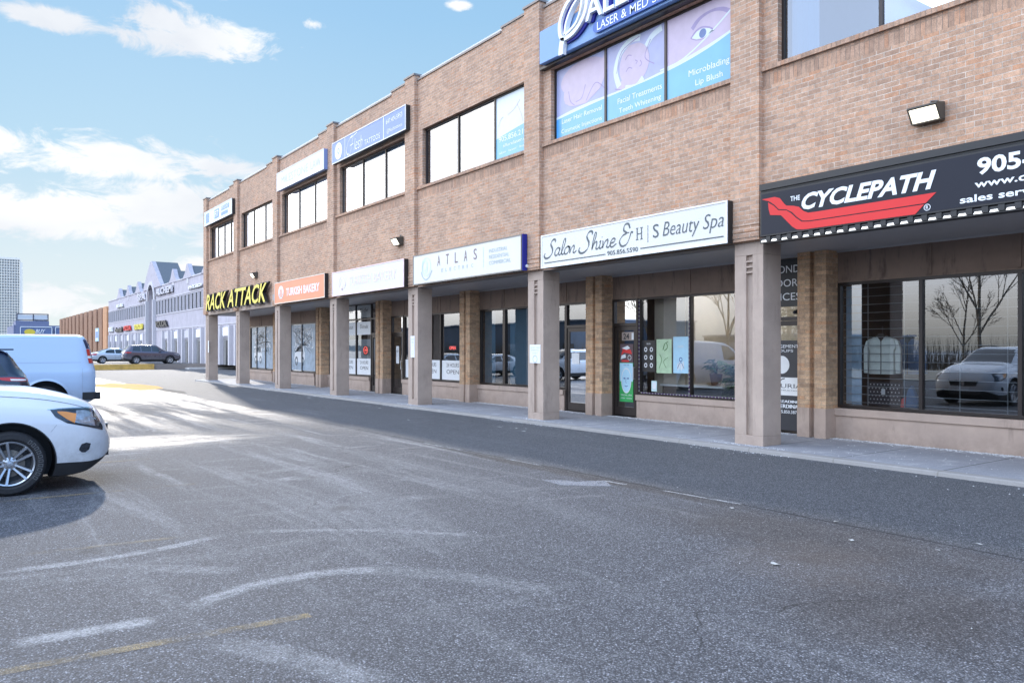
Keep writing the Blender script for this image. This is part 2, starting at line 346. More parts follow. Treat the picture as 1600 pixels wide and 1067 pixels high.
# ------------------------------------------------------------------ ground
def asphalt():
    m, t, b = bsdf('asphalt'); g = t.nodes.new('ShaderNodeNewGeometry'); P = g.outputs['Position']
    s = t.nodes.new('ShaderNodeSeparateXYZ'); t.links.new(P, s.inputs[0]); X, Y = s.outputs[0], s.outputs[1]
    vor = t.nodes.new('ShaderNodeTexVoronoi'); vor.inputs['Scale'].default_value = 95; t.links.new(P, vor.inputs['Vector'])
    stone = RAMP(t, vor.outputs['Color'], [(.1, .45), (.5, .95), (.78, 1.6), (.93, 3.1)])
    cr = t.nodes.new('ShaderNodeTexVoronoi'); cr.feature = 'DISTANCE_TO_EDGE'; cr.inputs['Scale'].default_value = .23; wp = t.nodes.new('ShaderNodeTexNoise'); wp.inputs['Scale'].default_value = 1.4; wp.inputs['Detail'].default_value = 6; t.links.new(P, wp.inputs['Vector'])
    wa = t.nodes.new('ShaderNodeVectorMath'); wa.operation = 'MULTIPLY_ADD'; t.links.new(wp.outputs[1], wa.inputs[0]); wa.inputs[1].default_value = (.9, .9, 0); t.links.new(P, wa.inputs[2]); t.links.new(wa.outputs[0], cr.inputs['Vector'])
    crack = M_('MULTIPLY', M_('SUBTRACT', 1.0, SSTEP(t, cr.outputs['Distance'], .0006, .0022), t), SSTEP(t, NOISE(t, P, .5, 2), .50, .60), t)
    gap = SSTEP(t, vor.outputs['Distance'], .25, .62)
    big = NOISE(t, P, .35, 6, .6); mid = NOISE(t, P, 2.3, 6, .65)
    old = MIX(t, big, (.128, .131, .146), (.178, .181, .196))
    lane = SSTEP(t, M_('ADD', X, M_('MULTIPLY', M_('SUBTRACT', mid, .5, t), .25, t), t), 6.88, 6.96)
    new = MIX(t, big, (.150, .153, .162), (.190, .193, .200))  # lane colour raised to soften the edge of the building's shadow
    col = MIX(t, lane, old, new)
    col = MIX(t, 1, col, stone, 'MULTIPLY')
    col = MIX(t, M_('MULTIPLY', gap, .7, t), col, (.018, .018, .02))
    # tyre-swept streaks of dried salt, long in the driving direction
    mp = t.nodes.new('ShaderNodeMapping'); mp.inputs['Scale'].default_value = (1.5, .13, 1); mp.inputs['Rotation'].default_value = (0, 0, rad(8)); t.links.new(P, mp.inputs[0])
    str_ = SSTEP(t, NOISE(t, mp.outputs[0], 1.5, 7, .62, .5), .50, .70)
    mp2 = t.nodes.new('ShaderNodeMapping'); mp2.inputs['Scale'].default_value = (.35, 1.5, 1); mp2.inputs['Rotation'].default_value = (0, 0, rad(-12)); t.links.new(P, mp2.inputs[0])
    str2 = SSTEP(t, NOISE(t, mp2.outputs[0], 1.3, 7, .6, .8), .54, .72)
    far = SSTEP(t, Y, 3.0, 14.0)
    salt = M_('MULTIPLY', M_('MAXIMUM', str_, str2, t), M_('ADD', M_('MULTIPLY', far, .34, t), .16, t), t)
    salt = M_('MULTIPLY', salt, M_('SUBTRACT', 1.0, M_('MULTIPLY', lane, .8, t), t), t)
    # curved tyre marks: circle centre, radius, half width, middle point, half length, strength
    for cx, cy, r, hw, mx, my, hl, st in [(.70, 9.87, 2.90, .07, 1.13, 7.02, .85, .50), (2.01, 4.40, 1.21, .10, 1.95, 5.60, .80, .50), (.54, 3.31, 2.97, .14, 3.0, 4.9, .8, .20),
                                          (.64, 3.69, 3.88, .06, 3.1, 6.7, 1.1, .38), (.5, -3.0, 8.24, .09, .66, 5.25, .38, .6), (10.5, 15.7, 13.06, .10, 1.35, 6.45, .6, .25), (-2.1, 2.4, 4.0, .12, 1.52, 4.1, .6, .3), (-29.2, 12.3, 33.3, .30, 3.7, 8.0, 2.4, .16),
                                          (-20, 10, 25.4, .25, 5.4, 9, 4, .10), (.2, 9.5, 4.1, .08, 2.6, 6.2, 1.2, .10)]:
        v1 = t.nodes.new('ShaderNodeVectorMath'); v1.operation = 'DISTANCE'; t.links.new(P, v1.inputs[0]); v1.inputs[1].default_value = (cx, cy, 0)
        v2 = t.nodes.new('ShaderNodeVectorMath'); v2.operation = 'DISTANCE'; t.links.new(P, v2.inputs[0]); v2.inputs[1].default_value = (mx, my, 0)
        dd = M_('ADD', M_('ABSOLUTE', M_('SUBTRACT', v1.outputs['Value'], r, t), None, t), M_('MULTIPLY', M_('SUBTRACT', mid, .5, t), .12, t), t)
        a = M_('SUBTRACT', 1.0, SSTEP(t, dd, hw * .45, hw * 1.25), t); e = M_('SUBTRACT', 1.0, SSTEP(t, v2.outputs['Value'], hl * .7, hl * 1.1), t)
        k = M_('MULTIPLY', M_('MULTIPLY', a, e, t), st, t); salt = M_('MAXIMUM', salt, k, t)
    speck = RAMP(t, vor.outputs['Color'], [(.15, .35), (.6, 1)])
    speck = MIX(t, 1, speck, RAMP(t, NOISE(t, P, 7, 7, .75), [(.36, .25), (.58, 1.1)]), 'MULTIPLY')
    col = MIX(t, M_('MULTIPLY', salt, speck, t), col, (.50, .50, .50))
    col = MIX(t, M_('MULTIPLY', crack, .75, t), col, (.015, .015, .016))
    # scattered round oil spots
    ov = t.nodes.new('ShaderNodeTexVoronoi'); ov.inputs['Scale'].default_value = .8; t.links.new(P, ov.inputs['Vector'])
    os_ = M_('MULTIPLY', M_('SUBTRACT', 1.0, SSTEP(t, M_('ADD', ov.outputs['Distance'], M_('MULTIPLY', mid, .12, t), t), .10, .20), t), .45, t)
    col = MIX(t, os_, col, (.035, .033, .032))
    # brown damp stains along the joint in front of the shops
    def blob(cx, cy, sx, sy, lo, hi):
        q = t.nodes.new('ShaderNodeVectorMath'); q.operation = 'SUBTRACT'; t.links.new(P, q.inputs[0]); q.inputs[1].default_value = (cx, cy, 0)
        w = t.nodes.new('ShaderNodeVectorMath'); w.operation = 'MULTIPLY'; t.links.new(q.outputs[0], w.inputs[0]); w.inputs[1].default_value = (1 / sx, 1 / sy, 0)
        l = t.nodes.new('ShaderNodeVectorMath'); l.operation = 'LENGTH'; t.links.new(w.outputs[0], l.inputs[0])
        return M_('SUBTRACT', 1.0, SSTEP(t, M_('ADD', l.outputs['Value'], M_('MULTIPLY', M_('SUBTRACT', mid, .5, t), 1.0, t), t), lo, hi), t)
    stain = M_('MAXIMUM', blob(6.2, 4.2, .95, 1.9, .4, 1.1), M_('MAXIMUM', blob(4.9, 2.7, 1.1, .9, .3, 1.1), blob(6.75, 8.5, .22, 4.5, .5, 1.1), t), t)
    col = MIX(t, M_('MULTIPLY', stain, .50, t), col, MIX(t, 1, (.050, .040, .034), stone, 'MULTIPLY'))
    tan = blob(5.4, 3.7, .8, .8, .2, 1.2)
    col = MIX(t, M_('MULTIPLY', tan, .22, t), col, (.17, .13, .10))
    # hairline cold joint
    jd = M_('ABSOLUTE', M_('SUBTRACT', M_('ADD', X, M_('MULTIPLY', mid, .10, t), t), 6.93, t), None, t)
    col = MIX(t, M_('MULTIPLY', M_('SUBTRACT', 1.0, SSTEP(t, jd, .008, .022), t), .8, t), col, (.012, .012, .012))
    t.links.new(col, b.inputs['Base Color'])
    wet = M_('MULTIPLY', SSTEP(t, NOISE(t, mp.outputs[0], .9, 6, .6), .38, .60), SSTEP(t, Y, 12, 26), t)
    sw = M_('MULTIPLY', blob(2.6, 15.4, 2.9, 1.5, .2, 1.1), .7, t); fw = SSTEP(t, M_('ADD', Y, M_('MULTIPLY', mid, 8.0, t), t), 27, 36)
    wet = M_('MAXIMUM', wet, M_('MULTIPLY', M_('MAXIMUM', sw, fw, t), RAMP(t, NOISE(t, mp2.outputs[0], 2.2, 6, .7), [(.35, .35), (.55, 1.15)]), t), t)
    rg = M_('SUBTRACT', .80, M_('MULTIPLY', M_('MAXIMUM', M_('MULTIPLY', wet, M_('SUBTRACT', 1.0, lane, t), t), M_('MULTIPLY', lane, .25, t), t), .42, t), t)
    t.links.new(rg, b.inputs['Roughness']); b.inputs['Specular IOR Level'].default_value = .32
    bp = t.nodes.new('ShaderNodeBump'); bp.inputs['Strength'].default_value = .85; bp.inputs['Distance'].default_value = .004
    t.links.new(M_('ADD', M_('MULTIPLY', gap, -1.0, t), M_('MULTIPLY', stone, .25, t), t), bp.inputs['Height']); t.links.new(bp.outputs[0], b.inputs['Normal'])
    return m
ASPH = asphalt()
g = MB(); g.add([(-900, -300, 0), (900, -300, 0), (900, 2200, 0), (-900, 2200, 0)], [(0, 1, 2, 3)])
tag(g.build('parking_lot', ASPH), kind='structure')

def paint(name, col, keep=.5, sc=9, top=.8):
    """worn road paint: rubbed off the stones first, bare where the noise is low"""
    m = bpy.data.materials.new(name); m.use_nodes = True; t = m.node_tree; b = t.nodes['Principled BSDF']
    gg = t.nodes.new('ShaderNodeNewGeometry'); P = gg.outputs['Position']
    b.inputs['Base Color'].default_value = (*col, 1); b.inputs['Roughness'].default_value = .8
    a = SSTEP(t, NOISE(t, P, sc, 8, .75), keep - .16, keep + .16); v = t.nodes.new('ShaderNodeTexVoronoi'); v.inputs['Scale'].default_value = 95; t.links.new(P, v.inputs['Vector'])
    a = M_('MULTIPLY', M_('MULTIPLY', a, top, t), RAMP(t, v.outputs['Distance'], [(.2, 1), (.6, .35)]), t)
    tr = t.nodes.new('ShaderNodeBsdfTransparent'); mx = t.nodes.new('ShaderNodeMixShader')
    t.links.new(a, mx.inputs[0]); t.links.new(tr.outputs[0], mx.inputs[1]); t.links.new(b.outputs[0], mx.inputs[2])
    t.links.new(mx.outputs[0], t.nodes['Material Output'].inputs[0]); return m
PY = paint('worn_yellow_paint', (.42, .31, .15), .50, 3, .75); PW = paint('worn_white_paint', (.55, .55, .54), .45, 4, 1.0); PYB = paint('yellow_paint', (.55, .28, .03), .34, 1.2, 2.2)
def strip(name, x0, y0, x1, y1, wd, m, z=.004):
    d = Vector((x1 - x0, y1 - y0, 0)).normalized(); n = Vector((-d.y, d.x, 0)) * wd / 2; k = max(2, int((Vector((x1, y1, 0)) - Vector((x0, y0, 0))).length / .4)); s_ = MB()
    L_ = [Vector((x0 + (x1 - x0) * i / k, y0 + (y1 - y0) * i / k, z)) + n * (1 + random.uniform(-.12, .12)) for i in range(k + 1)]
    R_ = [Vector((x0 + (x1 - x0) * i / k, y0 + (y1 - y0) * i / k, z)) - n * (1 + random.uniform(-.12, .12)) for i in range(k + 1)]
    s_.add(L_ + R_, [(i, i + 1, k + 2 + i, k + 1 + i) for i in range(k)])
    return tag(s_.build(name, m), kind='structure')
strip('road_marking', -4.2, 5.02, 1.82, 4.75, .095, PY)
strip('road_marking', -4.2, 7.85, 1.87, 7.36, .085, paint('faded_yellow_paint', (.38, .29, .16), .54, 3, .55))
for q in [(2.45, 10.3), (2.45, 13.0), (2.45, 15.9), (2.5, 18.9)]: strip('road_marking', -4.0, q[1], q[0], q[1] - .1, .09, PY)
for a, b_ in [((6.80, 12.4), (6.83, 11.1)), ((6.84, 9.9), (6.85, 9.0)), ((6.80, 6.55), (6.88, 5.5)), ((6.7, 7.5), (6.72, 7.1))]: strip('road_marking', a[0], a[1], b_[0], b_[1], .05, PW)
g = MB(); g.add([(6.10, 7.98, .004), (6.33, 7.78, .004), (6.36, 7.62, .004), (6.72, 7.48, .004), (6.50, 7.12, .004), (6.05, 7.52, .004)], [(0, 5, 4, 3, 2, 1)])
tag(g.build('road_marking', paint('pale_patch', (.38, .39, .42), .36, 4, .9)), kind='structure')
g = MB(); pts = [(5.5, 41.9), (6.4, 43.0), (7.3, 41.0), (7.6, 38.3), (7.35, 36.0), (6.2, 34.6), (5.9, 37.2), (5.2, 39.0)]
g.add([(a, b_, .004) for a, b_ in pts], [tuple(range(8))[::-1]]); tag(g.build('road_marking', PYB), kind='structure')
g = MB(); pts = [(6.25, 34.5), (7.3, 35.8), (7.5, 33.0), (7.2, 31.2)]
g.add([(a, b_, .003) for a, b_ in pts], [tuple(range(4))[::-1]]); tag(g.build('road_marking', paint('dark_patch', (.02, .02, .025), .42, 2)), kind='structure')  # flat dark patch at the near end of the yellow one

def walk_mat():
    m, t, b = bsdf('salted_sidewalk'); gg = t.nodes.new('ShaderNodeNewGeometry'); P = gg.outputs['Position']
    s = t.nodes.new('ShaderNodeSeparateXYZ'); t.links.new(P, s.inputs[0])
    c = MIX(t, NOISE(t, P, 1.1, 7, .65), (.20, .205, .225), (.34, .345, .37))
    c = MIX(t, 1, c, RAMP(t, NOISE(t, P, 90, 3), [(.3, .75), (.7, 1.25)]), 'MULTIPLY')
    sl = SSTEP(t, NOISE(t, P, 2.6, 8, .72), .52, .66)
    near = SSTEP(t, s.outputs[0], 11.9, 12.95)
    c = MIX(t, M_('MAXIMUM', M_('MULTIPLY', sl, .28, t), M_('MULTIPLY', SSTEP(t, NOISE(t, P, 9, 6, .75), .42, .56), M_('MULTIPLY', SSTEP(t, s.outputs[0], 12.5, 12.86), .75, t), t), t), c, (.62, .62, .63))
    # control joints every 1.5 m
    j = M_('ABSOLUTE', M_('SUBTRACT', M_('FRACT', M_('DIVIDE', s.outputs[1], 1.5, t), None, t), .5, t), None, t)
    c = MIX(t, M_('SUBTRACT', 1.0, SSTEP(t, j, .003, .010), t), c, (.05, .05, .05))
    kb = M_('SUBTRACT', 1.0, SSTEP(t, s.outputs[0], 10.66, 10.69), t)
    c = MIX(t, M_('MULTIPLY', kb, .7, t), c, (.29, .27, .24))
    t.links.new(c, b.inputs['Base Color']); b.inputs['Roughness'].default_value = .75
    bp = t.nodes.new('ShaderNodeBump'); bp.inputs['Strength'].default_value = .5; bp.inputs['Distance'].default_value = .004
    t.links.new(NOISE(t, P, 60, 5, .7), bp.inputs['Height']); t.links.new(bp.outputs[0], b.inputs['Normal']); return m
g = MB(); g.prism([(10.5, 0), (13.2, 0), (13.2, .07), (10.53, .06), (10.505, .045)], lambda a, b_, d: (a, d, b_), -12, 43.9)
tag(g.build('sidewalk', walk_mat()), kind='structure')

# ------------------------------------------------------------------ the brick building
A = 10.87                              # distance of the street front
XI = 12.97                             # shop fronts, set back under the upper floor
YR = [42.6, 37.19, 31.7, 25.9, 20.05, 14.17, 8.25, 2.35, -3.55, -9.45]   # near edge of each column
CW = .58; YEND = 43.22
B = thing('commercial_building', 'long two-storey brick commercial building with pilasters, upper windows and recessed shop fronts', 'building', (A, 20, 0))
Z0, ZW0, ZW1, ZP = 3.43, 6.27, 7.87, 9.30
wallm = MB()
def wq(y0, y1, z0, z1, mi=0): wallm.box(A, A + .28, y0, y1, z0, z1, mi)
ends = YR + [-12.0]
for i in range(len(YR) - 1):
    ya, yb = YR[i + 1] + CW, YR[i]                     # bay between pilasters
    wy0, wy1 = ya + .02, yb - .28
    wq(ya - CW, yb, Z0, ZW0 - .33); wq(ya - CW, ya, ZW0 - .33, ZP)
    wallm.box(A, A + .28, ya, yb, ZW0 - .33, ZW0 - .09, 1)   # soldier course
    wq(ya, yb, ZW1, ZP)
    wq(wy1, yb, ZW0 - .09, ZW1); wq(ya, wy0, ZW0 - .09, ZW1)
    wq(wy0, wy1, ZW0 - .09, ZW0)
wq(YR[0], YEND, Z0, ZP); wallm.box(A + .28, 28, YEND - .28, YEND, Z0, ZP); wallm.box(13.3, 28, YEND - .28, YEND, 0, Z0)
wallm.box(27.7, 28, -12, YEND - .28, 0, ZP)
wallm.build('wall', [BRICK, SOLDIER], B)
MB().box(A + .28, 27.7, -12, YEND - .28, ZP - .5, ZP - .3).build('roof', CONC, B)
fl = MB(); fl.box(A + .28, 27.7, -12, YEND - .28, Z0 + .01, Z0 + .2); fl.build('floor_slab', WHITE, B)
for i, y in enumerate(YR):
    p = MB(); p.box(A - .11, A - .002, y, y + CW, Z0 + .02, ZP + .15); p.box(A - .002, A + .26, y + .001, y + CW - .001, ZP + .001, ZP + .15)
    # corbelled courses above the column head
    for k in range(3): p.box(A - .125, A - .11, y - .012, y + CW + .012, 3.50 + k * .10, 3.55 + k * .10)
    p.build('pilaster', BRICK, B)
    MB().box(A - .14, A + .30, y - .03, y + CW + .03, ZP + .15, ZP + .20).build('pilaster_cap', COPE, B)
    # stucco column with a recessed slot in its street face
    c = MB(); d1 = A + .47; a0, a1 = y + .215, y + .345
    f3 = lambda q, r, d: (q, r, d)
    c.prism([(A, y), (d1, y), (d1, y + CW), (A, y + CW), (A, a1), (A + .06, a1), (A + .06, a0), (A, a0)], f3, .22, 3.22)
    for zz in ((0, .22), (3.22, Z0 + .0)): c.box(A, d1, y, y + CW, *zz)
    for k in range(3): c.box(A + .002, A + .0595, a0 + .001, a1 - .001, 3.10 - k * .09, 3.13 - k * .09)
    c.build('column', STUC, B, bevel=.007)
# coping and pale flashing between pilasters
for i in range(len(YR) - 1):
    ya, yb = YR[i + 1] + CW + .03, YR[i] - .03
    st = ya + 1.05
    k = MB(); k.box(A - .03, A + .31, st, yb, ZP, ZP + .05); k.box(A - .03, A + .31, ya, st, ZP + .10, ZP + .15); k.box(A, A + .28, ya, st, ZP, ZP + .10, 1)
    k.build('coping', [COPE, BRICK], B)
    MB().box(A + .06, A + .27, st, yb, ZP + .052, ZP + .15).build('flashing', FLASH, B)
# soffit and beam
sf = MB(); sf.box(A + .28, XI - .003, -12, YEND - .29, Z0 - .02, Z0 + .005); sf.build('soffit', SOFF, B)
bm_ = MB(); bm_.box(A - .004, A + .285, -12, YEND, Z0 - .012, Z0 + .0); bm_.build('beam_trim', COPE, B)
bb = MB(); bb.box(A - .02, A - .005, YR[2] + CW + .1, YR[1] - .001, Z0 + .0, 3.62); bb.box(A - .02, A - .005, YR[1] + CW + .001, YR[0] - .001, Z0, 3.62); bb.build('fascia_band', STUC, B)

def window(y0, y1, z0, z1, nm=2, x=A + .10, mulls=None, blind=None, gl=GLU):
    f = MB(); t = .045
    f.box(x, x + .06, y0, y1, z0, z0 + t); f.box(x, x + .06, y0, y1, z1 - t, z1); f.box(x, x + .06, y0, y0 + t, z0 + t, z1 - t); f.box(x, x + .06, y1 - t, y1, z0 + t, z1 - t)
    ms = mulls or [y0 + (y1 - y0) * (k + 1) / (nm + 1) for k in range(nm)]
    for q in ms: f.box(x, x + .06, q - .028, q + .028, z0 + t, z1 - t)
    o = f.build('window', FRAME, B)
    e = [y0 + t] + sorted(ms) + [y1 - t]
    for a, b_ in zip(e[:-1], e[1:]):
        p = MB(); p.add([(x + .03, a, z0 + t), (x + .03, b_, z0 + t), (x + .03, b_, z1 - t), (x + .03, a, z1 - t)], [(0, 3, 2, 1)]); p.build('pane', gl, o)
    if blind:
        for a, b_, m in blind:
            k = MB(); nn = max(2, int(abs(b_ - a) / .09)); q = []
            for i in range(nn + 1):
                q.append((x + .10 + (.012 if i % 2 else 0), a + (b_ - a) * i / nn))
            k.add([(u, v, z0) for u, v in q] + [(u, v, z1) for u, v in q], [(i, i + 1, nn + 2 + i, nn + 1 + i) for i in range(nn)]); k.build('blind', m, o)
    return o
UP = {}
for i in range(len(YR) - 1):
    y0, y1 = YR[i + 1] + CW + .02, YR[i] - .28
    bl = None
    if i in (2, 3, 4): bl = [(y0, y1 - .12, BLIND)]  # white blinds in the middle bays, added to whiten the panes
    if i == 1: bl = [(y0, y1 - 1.35, BLIND), (y1 - 1.35, y1 - .15, BLINDB)]
    if i == 0: bl = [(y0, y0 + 1.35, BLINDB), (y0 + 1.45, y0 + 2.9, BLIND), (y1 - 1.3, y1 - .1, BLINDB)]
    if i == 6: bl = [(y1 - .62, y1 - .12, BLIND)]
    ml = None
    if i == 4: ml = [18.0, 16.27]
    UP[i] = window(y0, y1, ZW0, ZW1, 3 if i in (0,) else 2, mulls=ml, blind=bl)
    s = MB(); s.box(A - .05, A + .10, YR[i + 1] + CW + .005, YR[i] - .005 , ZW0 - .085, ZW0 - .012); s.build('sill', SOLDIER, B)
# upstairs rooms
r = MB(); r.box(19.5, 19.6, -12, 43, 3.7, 8.6); 
for i in range(len(YR)): r.box(11.45, 19.5, YR[i] + .2, YR[i] + .3, 3.7, 8.6)
r.build('room_wall', plain('room_wall_blue_grey', (.20, .28, .42), .8, var=.05), B)
MB().box(11.2, 19.5, -12, 43, 8.6, 8.64).build('room_ceiling', plain('ceiling_tile', (.24, .34, .52), .8, var=.03), B)
for y in (7.9, 5.9): MB().box(15.2, 16.4, y - .3, y + .3, 8.55, 8.595).build('ceiling_light', emit('panel_light', (1, .96, .85), 3.0), B)

# ------------------------------------------------------------------ shop fronts
def shopwin(y0, y1, mulls, z0=.62, z1=2.84, sill=True, double=()):
    """aluminium-framed shop window from far edge y1 to near edge y0 over a stucco knee wall"""
    f = MB(); t = .05; x = XI
    f.box(x, x + .09, y0, y1, z0, z0 + t); f.box(x, x + .09, y0, y1, z1 - t, z1); f.box(x, x + .09, y0, y0 + t, z0 + t, z1 - t); f.box(x, x + .09, y1 - t, y1, z0 + t, z1 - t)
    for q in mulls: f.box(x, x + .09, q - (.06 if q in double else .028), q + (.06 if q in double else .028), z0 + t, z1 - t)
    o = f.build('shop_window', FRAME, B)
    e = [y0 + t] + sorted(mulls) + [y1 - t]
    for a, b_ in zip(e[:-1], e[1:]):
        p = MB(); p.add([(x + .05, a, z0 + t), (x + .05, b_, z0 + t), (x + .05, b_, z1 - t), (x + .05, a, z1 - t)], [(0, 3, 2, 1)]); p.build('pane', GLD, o)
    k = MB(); k.box(XI - .06, XI + .2, y0, y1, .07, z0 - .14); k.box(XI - .10, XI + .2, y0 - .0, y1, z0 - .14, z0 - .012); k.build('knee_wall', STUC2, B, bevel=.006)
    return o
def fascia(y0, y1, seams):
    k = MB(); k.box(XI + .005, XI + .12, y0, y1, 2.84, Z0 - .02)
    for q in seams: k.box(XI - .012, XI + .005, q - .025, q + .025, 2.86, Z0 - .02)
    k.box(XI - .012, XI + .005, y0, y1, 2.84, 2.875); k.build('fascia_panel', FASC, B)
    MB().box(XI - .02, XI + .0, y0, y1, Z0 - .05, Z0 - .0205).build('soffit_trim', SOFF, B)
def shopdoor(y0, y1, ztop=2.2, trans=True, m=FRAME, handle=True):
    x = XI; f = MB(); t = .06
    for a, b_ in ((y0, y0 + t), (y1 - t, y1)): f.box(x - .02, x + .08, a, b_, .07, 2.84)
    f.box(x - .02, x + .08, y0 + t, y1 - t, ztop, ztop + .07)
    f.box(x - .02, x + .08, y0 + t, y1 - t, 2.79, 2.84); f.box(x - .04, x + .1, y0, y1, .07, .085)
    o = f.build('door_frame', m, B)
    if trans: p = MB(); p.add([(x + .03, y0 + t, ztop + .07), (x + .03, y1 - t, ztop + .07), (x + .03, y1 - t, 2.79), (x + .03, y0 + t, 2.79)], [(0, 3, 2, 1)]); p.build('transom_pane', GLD, o)
    l = MB(); a, b_ = y0 + t + .006, y1 - t - .006; w = .085
    l.box(x, x + .045, a, a + w, .1, ztop - .008); l.box(x, x + .045, b_ - w, b_, .1, ztop - .008); l.box(x, x + .045, a + w, b_ - w, .1, .30); l.box(x, x + .045, a + w, b_ - w, ztop - .1, ztop - .008)
    d = l.build('door', m, B)
    p = MB(); p.add([(x + .02, a + w, .30), (x + .02, b_ - w, .30), (x + .02, b_ - w, ztop - .1), (x + .02, a + w, ztop - .1)], [(0, 3, 2, 1)]); p.build('pane', GLD, d)
    if handle:
        h = MB(); h.tube((x - .06, a + .04, .95), (x - .06, a + .04, 1.25), .014); h.tube((x - .06, a + .04, .97), (x, a + .04, .97), .01); h.tube((x - .06, a + .04, 1.23), (x, a + .04, 1.23), .01); h.build('handle', plain('brushed_steel', (.5, .5, .5), .3, .9, var=0) if 'brushed_steel' not in MATS else MATS['brushed_steel'], d)
    return d
for i, y in enumerate(YR[1:], 1):
    pr = MB(); x0 = 12.62; a0, a1 = y + .23, y + .33; f3 = lambda q, r_, d: (q, r_, d)
    poly = [(x0, y), (XI + .1, y), (XI + .1, y + CW), (x0, y + CW), (x0, a1), (x0 + .09, a1), (x0 + .09, a0), (x0, a0)]
    poly2 = [(p[0] - (.012 if p[0] < 12.7 and p[0] == x0 else 0), p[1]) for p in poly]
    pr.prism(poly, f3, .60, Z0 - .02, 0); pr.prism(poly2, f3, .07, .60, 1)
    pr.build('brick_pier', [PIER, STUC2], B)
# bays, near end first
def pier_hi(i): return YR[i] + CW      # far face of pier i
shopwin(pier_hi(8), YR[7], [.2, -1.4]); fascia(pier_hi(8), YR[7], [0])
W6 = shopwin(pier_hi(7), YR[6], [6.76, 5.28, 3.9]); fascia(pier_hi(7), YR[6], [6.6, 5.28])
D5b = shopdoor(pier_hi(6), 9.95, 2.2); W5 = shopwin(9.95, 13.3, [11.73]); D5 = shopdoor(13.3, YR[5] - .01, 2.2); fascia(pier_hi(6), YR[5], [9.95, 11.73, 13.3])
D4 = shopdoor(pier_hi(5), 15.95, 2.2); W4 = shopwin(15.95, YR[4] - .01, [17.35, 18.77], double=(18.77,)); fascia(pier_hi(5), YR[4], [15.95, 18.77])
D3 = shopdoor(24.95, YR[3] - .01, 2.2); W3 = shopwin(pier_hi(4), 24.95, [22.4, 23.7]); fascia(pier_hi(4), YR[3], [22.4, 24.9])
DBLUE = plain('pale_blue_door', (.45, .60, .68), .4, var=.05)
D2 = shopdoor(pier_hi(3), 27.6, 2.2, m=FRAME); W2 = shopwin(27.6, YR[2] - .01, [29.0, 30.4], z1=2.84)
# bay two has glazing up to the soffit in place of the brown panel
k = MB(); 
for a, b_ in ((pier_hi(3), 27.6), (27.6, 29.0), (29.0, 30.4), (30.4, YR[2] - .01)):
    k.box(XI, XI + .08, a, a + .04, 2.845, Z0 - .06)
k.box(XI, XI + .08, pier_hi(3), YR[2] - .01, Z0 - .06, Z0 - .021)
tr2 = k.build('transom', FRAME, B)
p = MB(); p.add([(XI + .04, pier_hi(3), 2.85), (XI + .04, YR[2], 2.85), (XI + .04, YR[2], Z0 - .06), (XI + .04, pier_hi(3), Z0 - .06)], [(0, 3, 2, 1)]); p.build('pane', GLD, tr2)
D1 = shopdoor(pier_hi(2), 33.2, 2.2); W1 = shopwin(33.2, YR[1] - .01, [34.9, 36.4]); fascia(pier_hi(2), YR[1], [33.2, 35])
W0 = shopwin(38.8, 42.5, [40.0, 41.4]); k = MB(); k.box(XI, XI + .3, pier_hi(1), 38.78, .07, Z0 - .02); k.build('end_panel', STUC2, B); fascia(38.8, 42.5, [40.6])
k = MB(); k.box(XI, 13.3, 42.5, 42.92, 0, Z0 - .03); k.build('end_wall', PIER, B)
# rooms behind the glass
r = MB(); r.box(17.5, 17.6, -12, 42.5, .0, 3.4)
for y in [YR[i] + .25 for i in range(1, 10)]: r.box(XI + .12, 17.5, y, y + .08, .0, 3.4)
r.build('shop_wall', DARKIN, B)
MB().box(13.2, 17.5, -12, 42.5, .05, .08).build('shop_floor', plain('shop_floor_tile', (.12, .11, .10), .4, var=.2, scale=3), B)
MB().box(13.1, 17.5, -12, 42.5, 3.0, 3.05).build('shop_ceiling', plain('shop_ceiling_tile', (.25, .24, .22), .8, var=.1), B)

# the salon: beige side wall, lit ceiling fixture, reception counter
k = MB(); k.box(13.5, 13.55, 12.35, 13.3, .08, 3.0); k.box(15.2, 15.25, 9.3, 12.35, .08, 3.0); k.box(13.55, 15.2, 12.30, 12.35, .08, 3.0); k.build('salon_wall', BEIGE, B)
MB().tube((14.1, 11.3, 2.55), (14.1, 11.3, 2.66), .10, n=16).build('salon_lamp', emit('salon_lamp_glow', (1, .93, .84), 50), B)
cn = thing('reception_counter', 'dark reception counter with white top inside the salon window', 'counter', (13.6, 11.3, .08))
MB().box(13.35, 13.75, 9.9, 12.9, .08, .82).build('counter_base', BLACK, cn); MB().box(13.31, 13.79, 9.86, 12.94, .82, .86).build('counter_top', WHITE, cn)
LEAF = plain('leaf_green', (.08, .20, .06), .5, var=.4, scale=20); STEM = plain('stem_brown', (.10, .07, .04), .8)
POT = plain('clay_pot', (.20, .10, .06), .7)
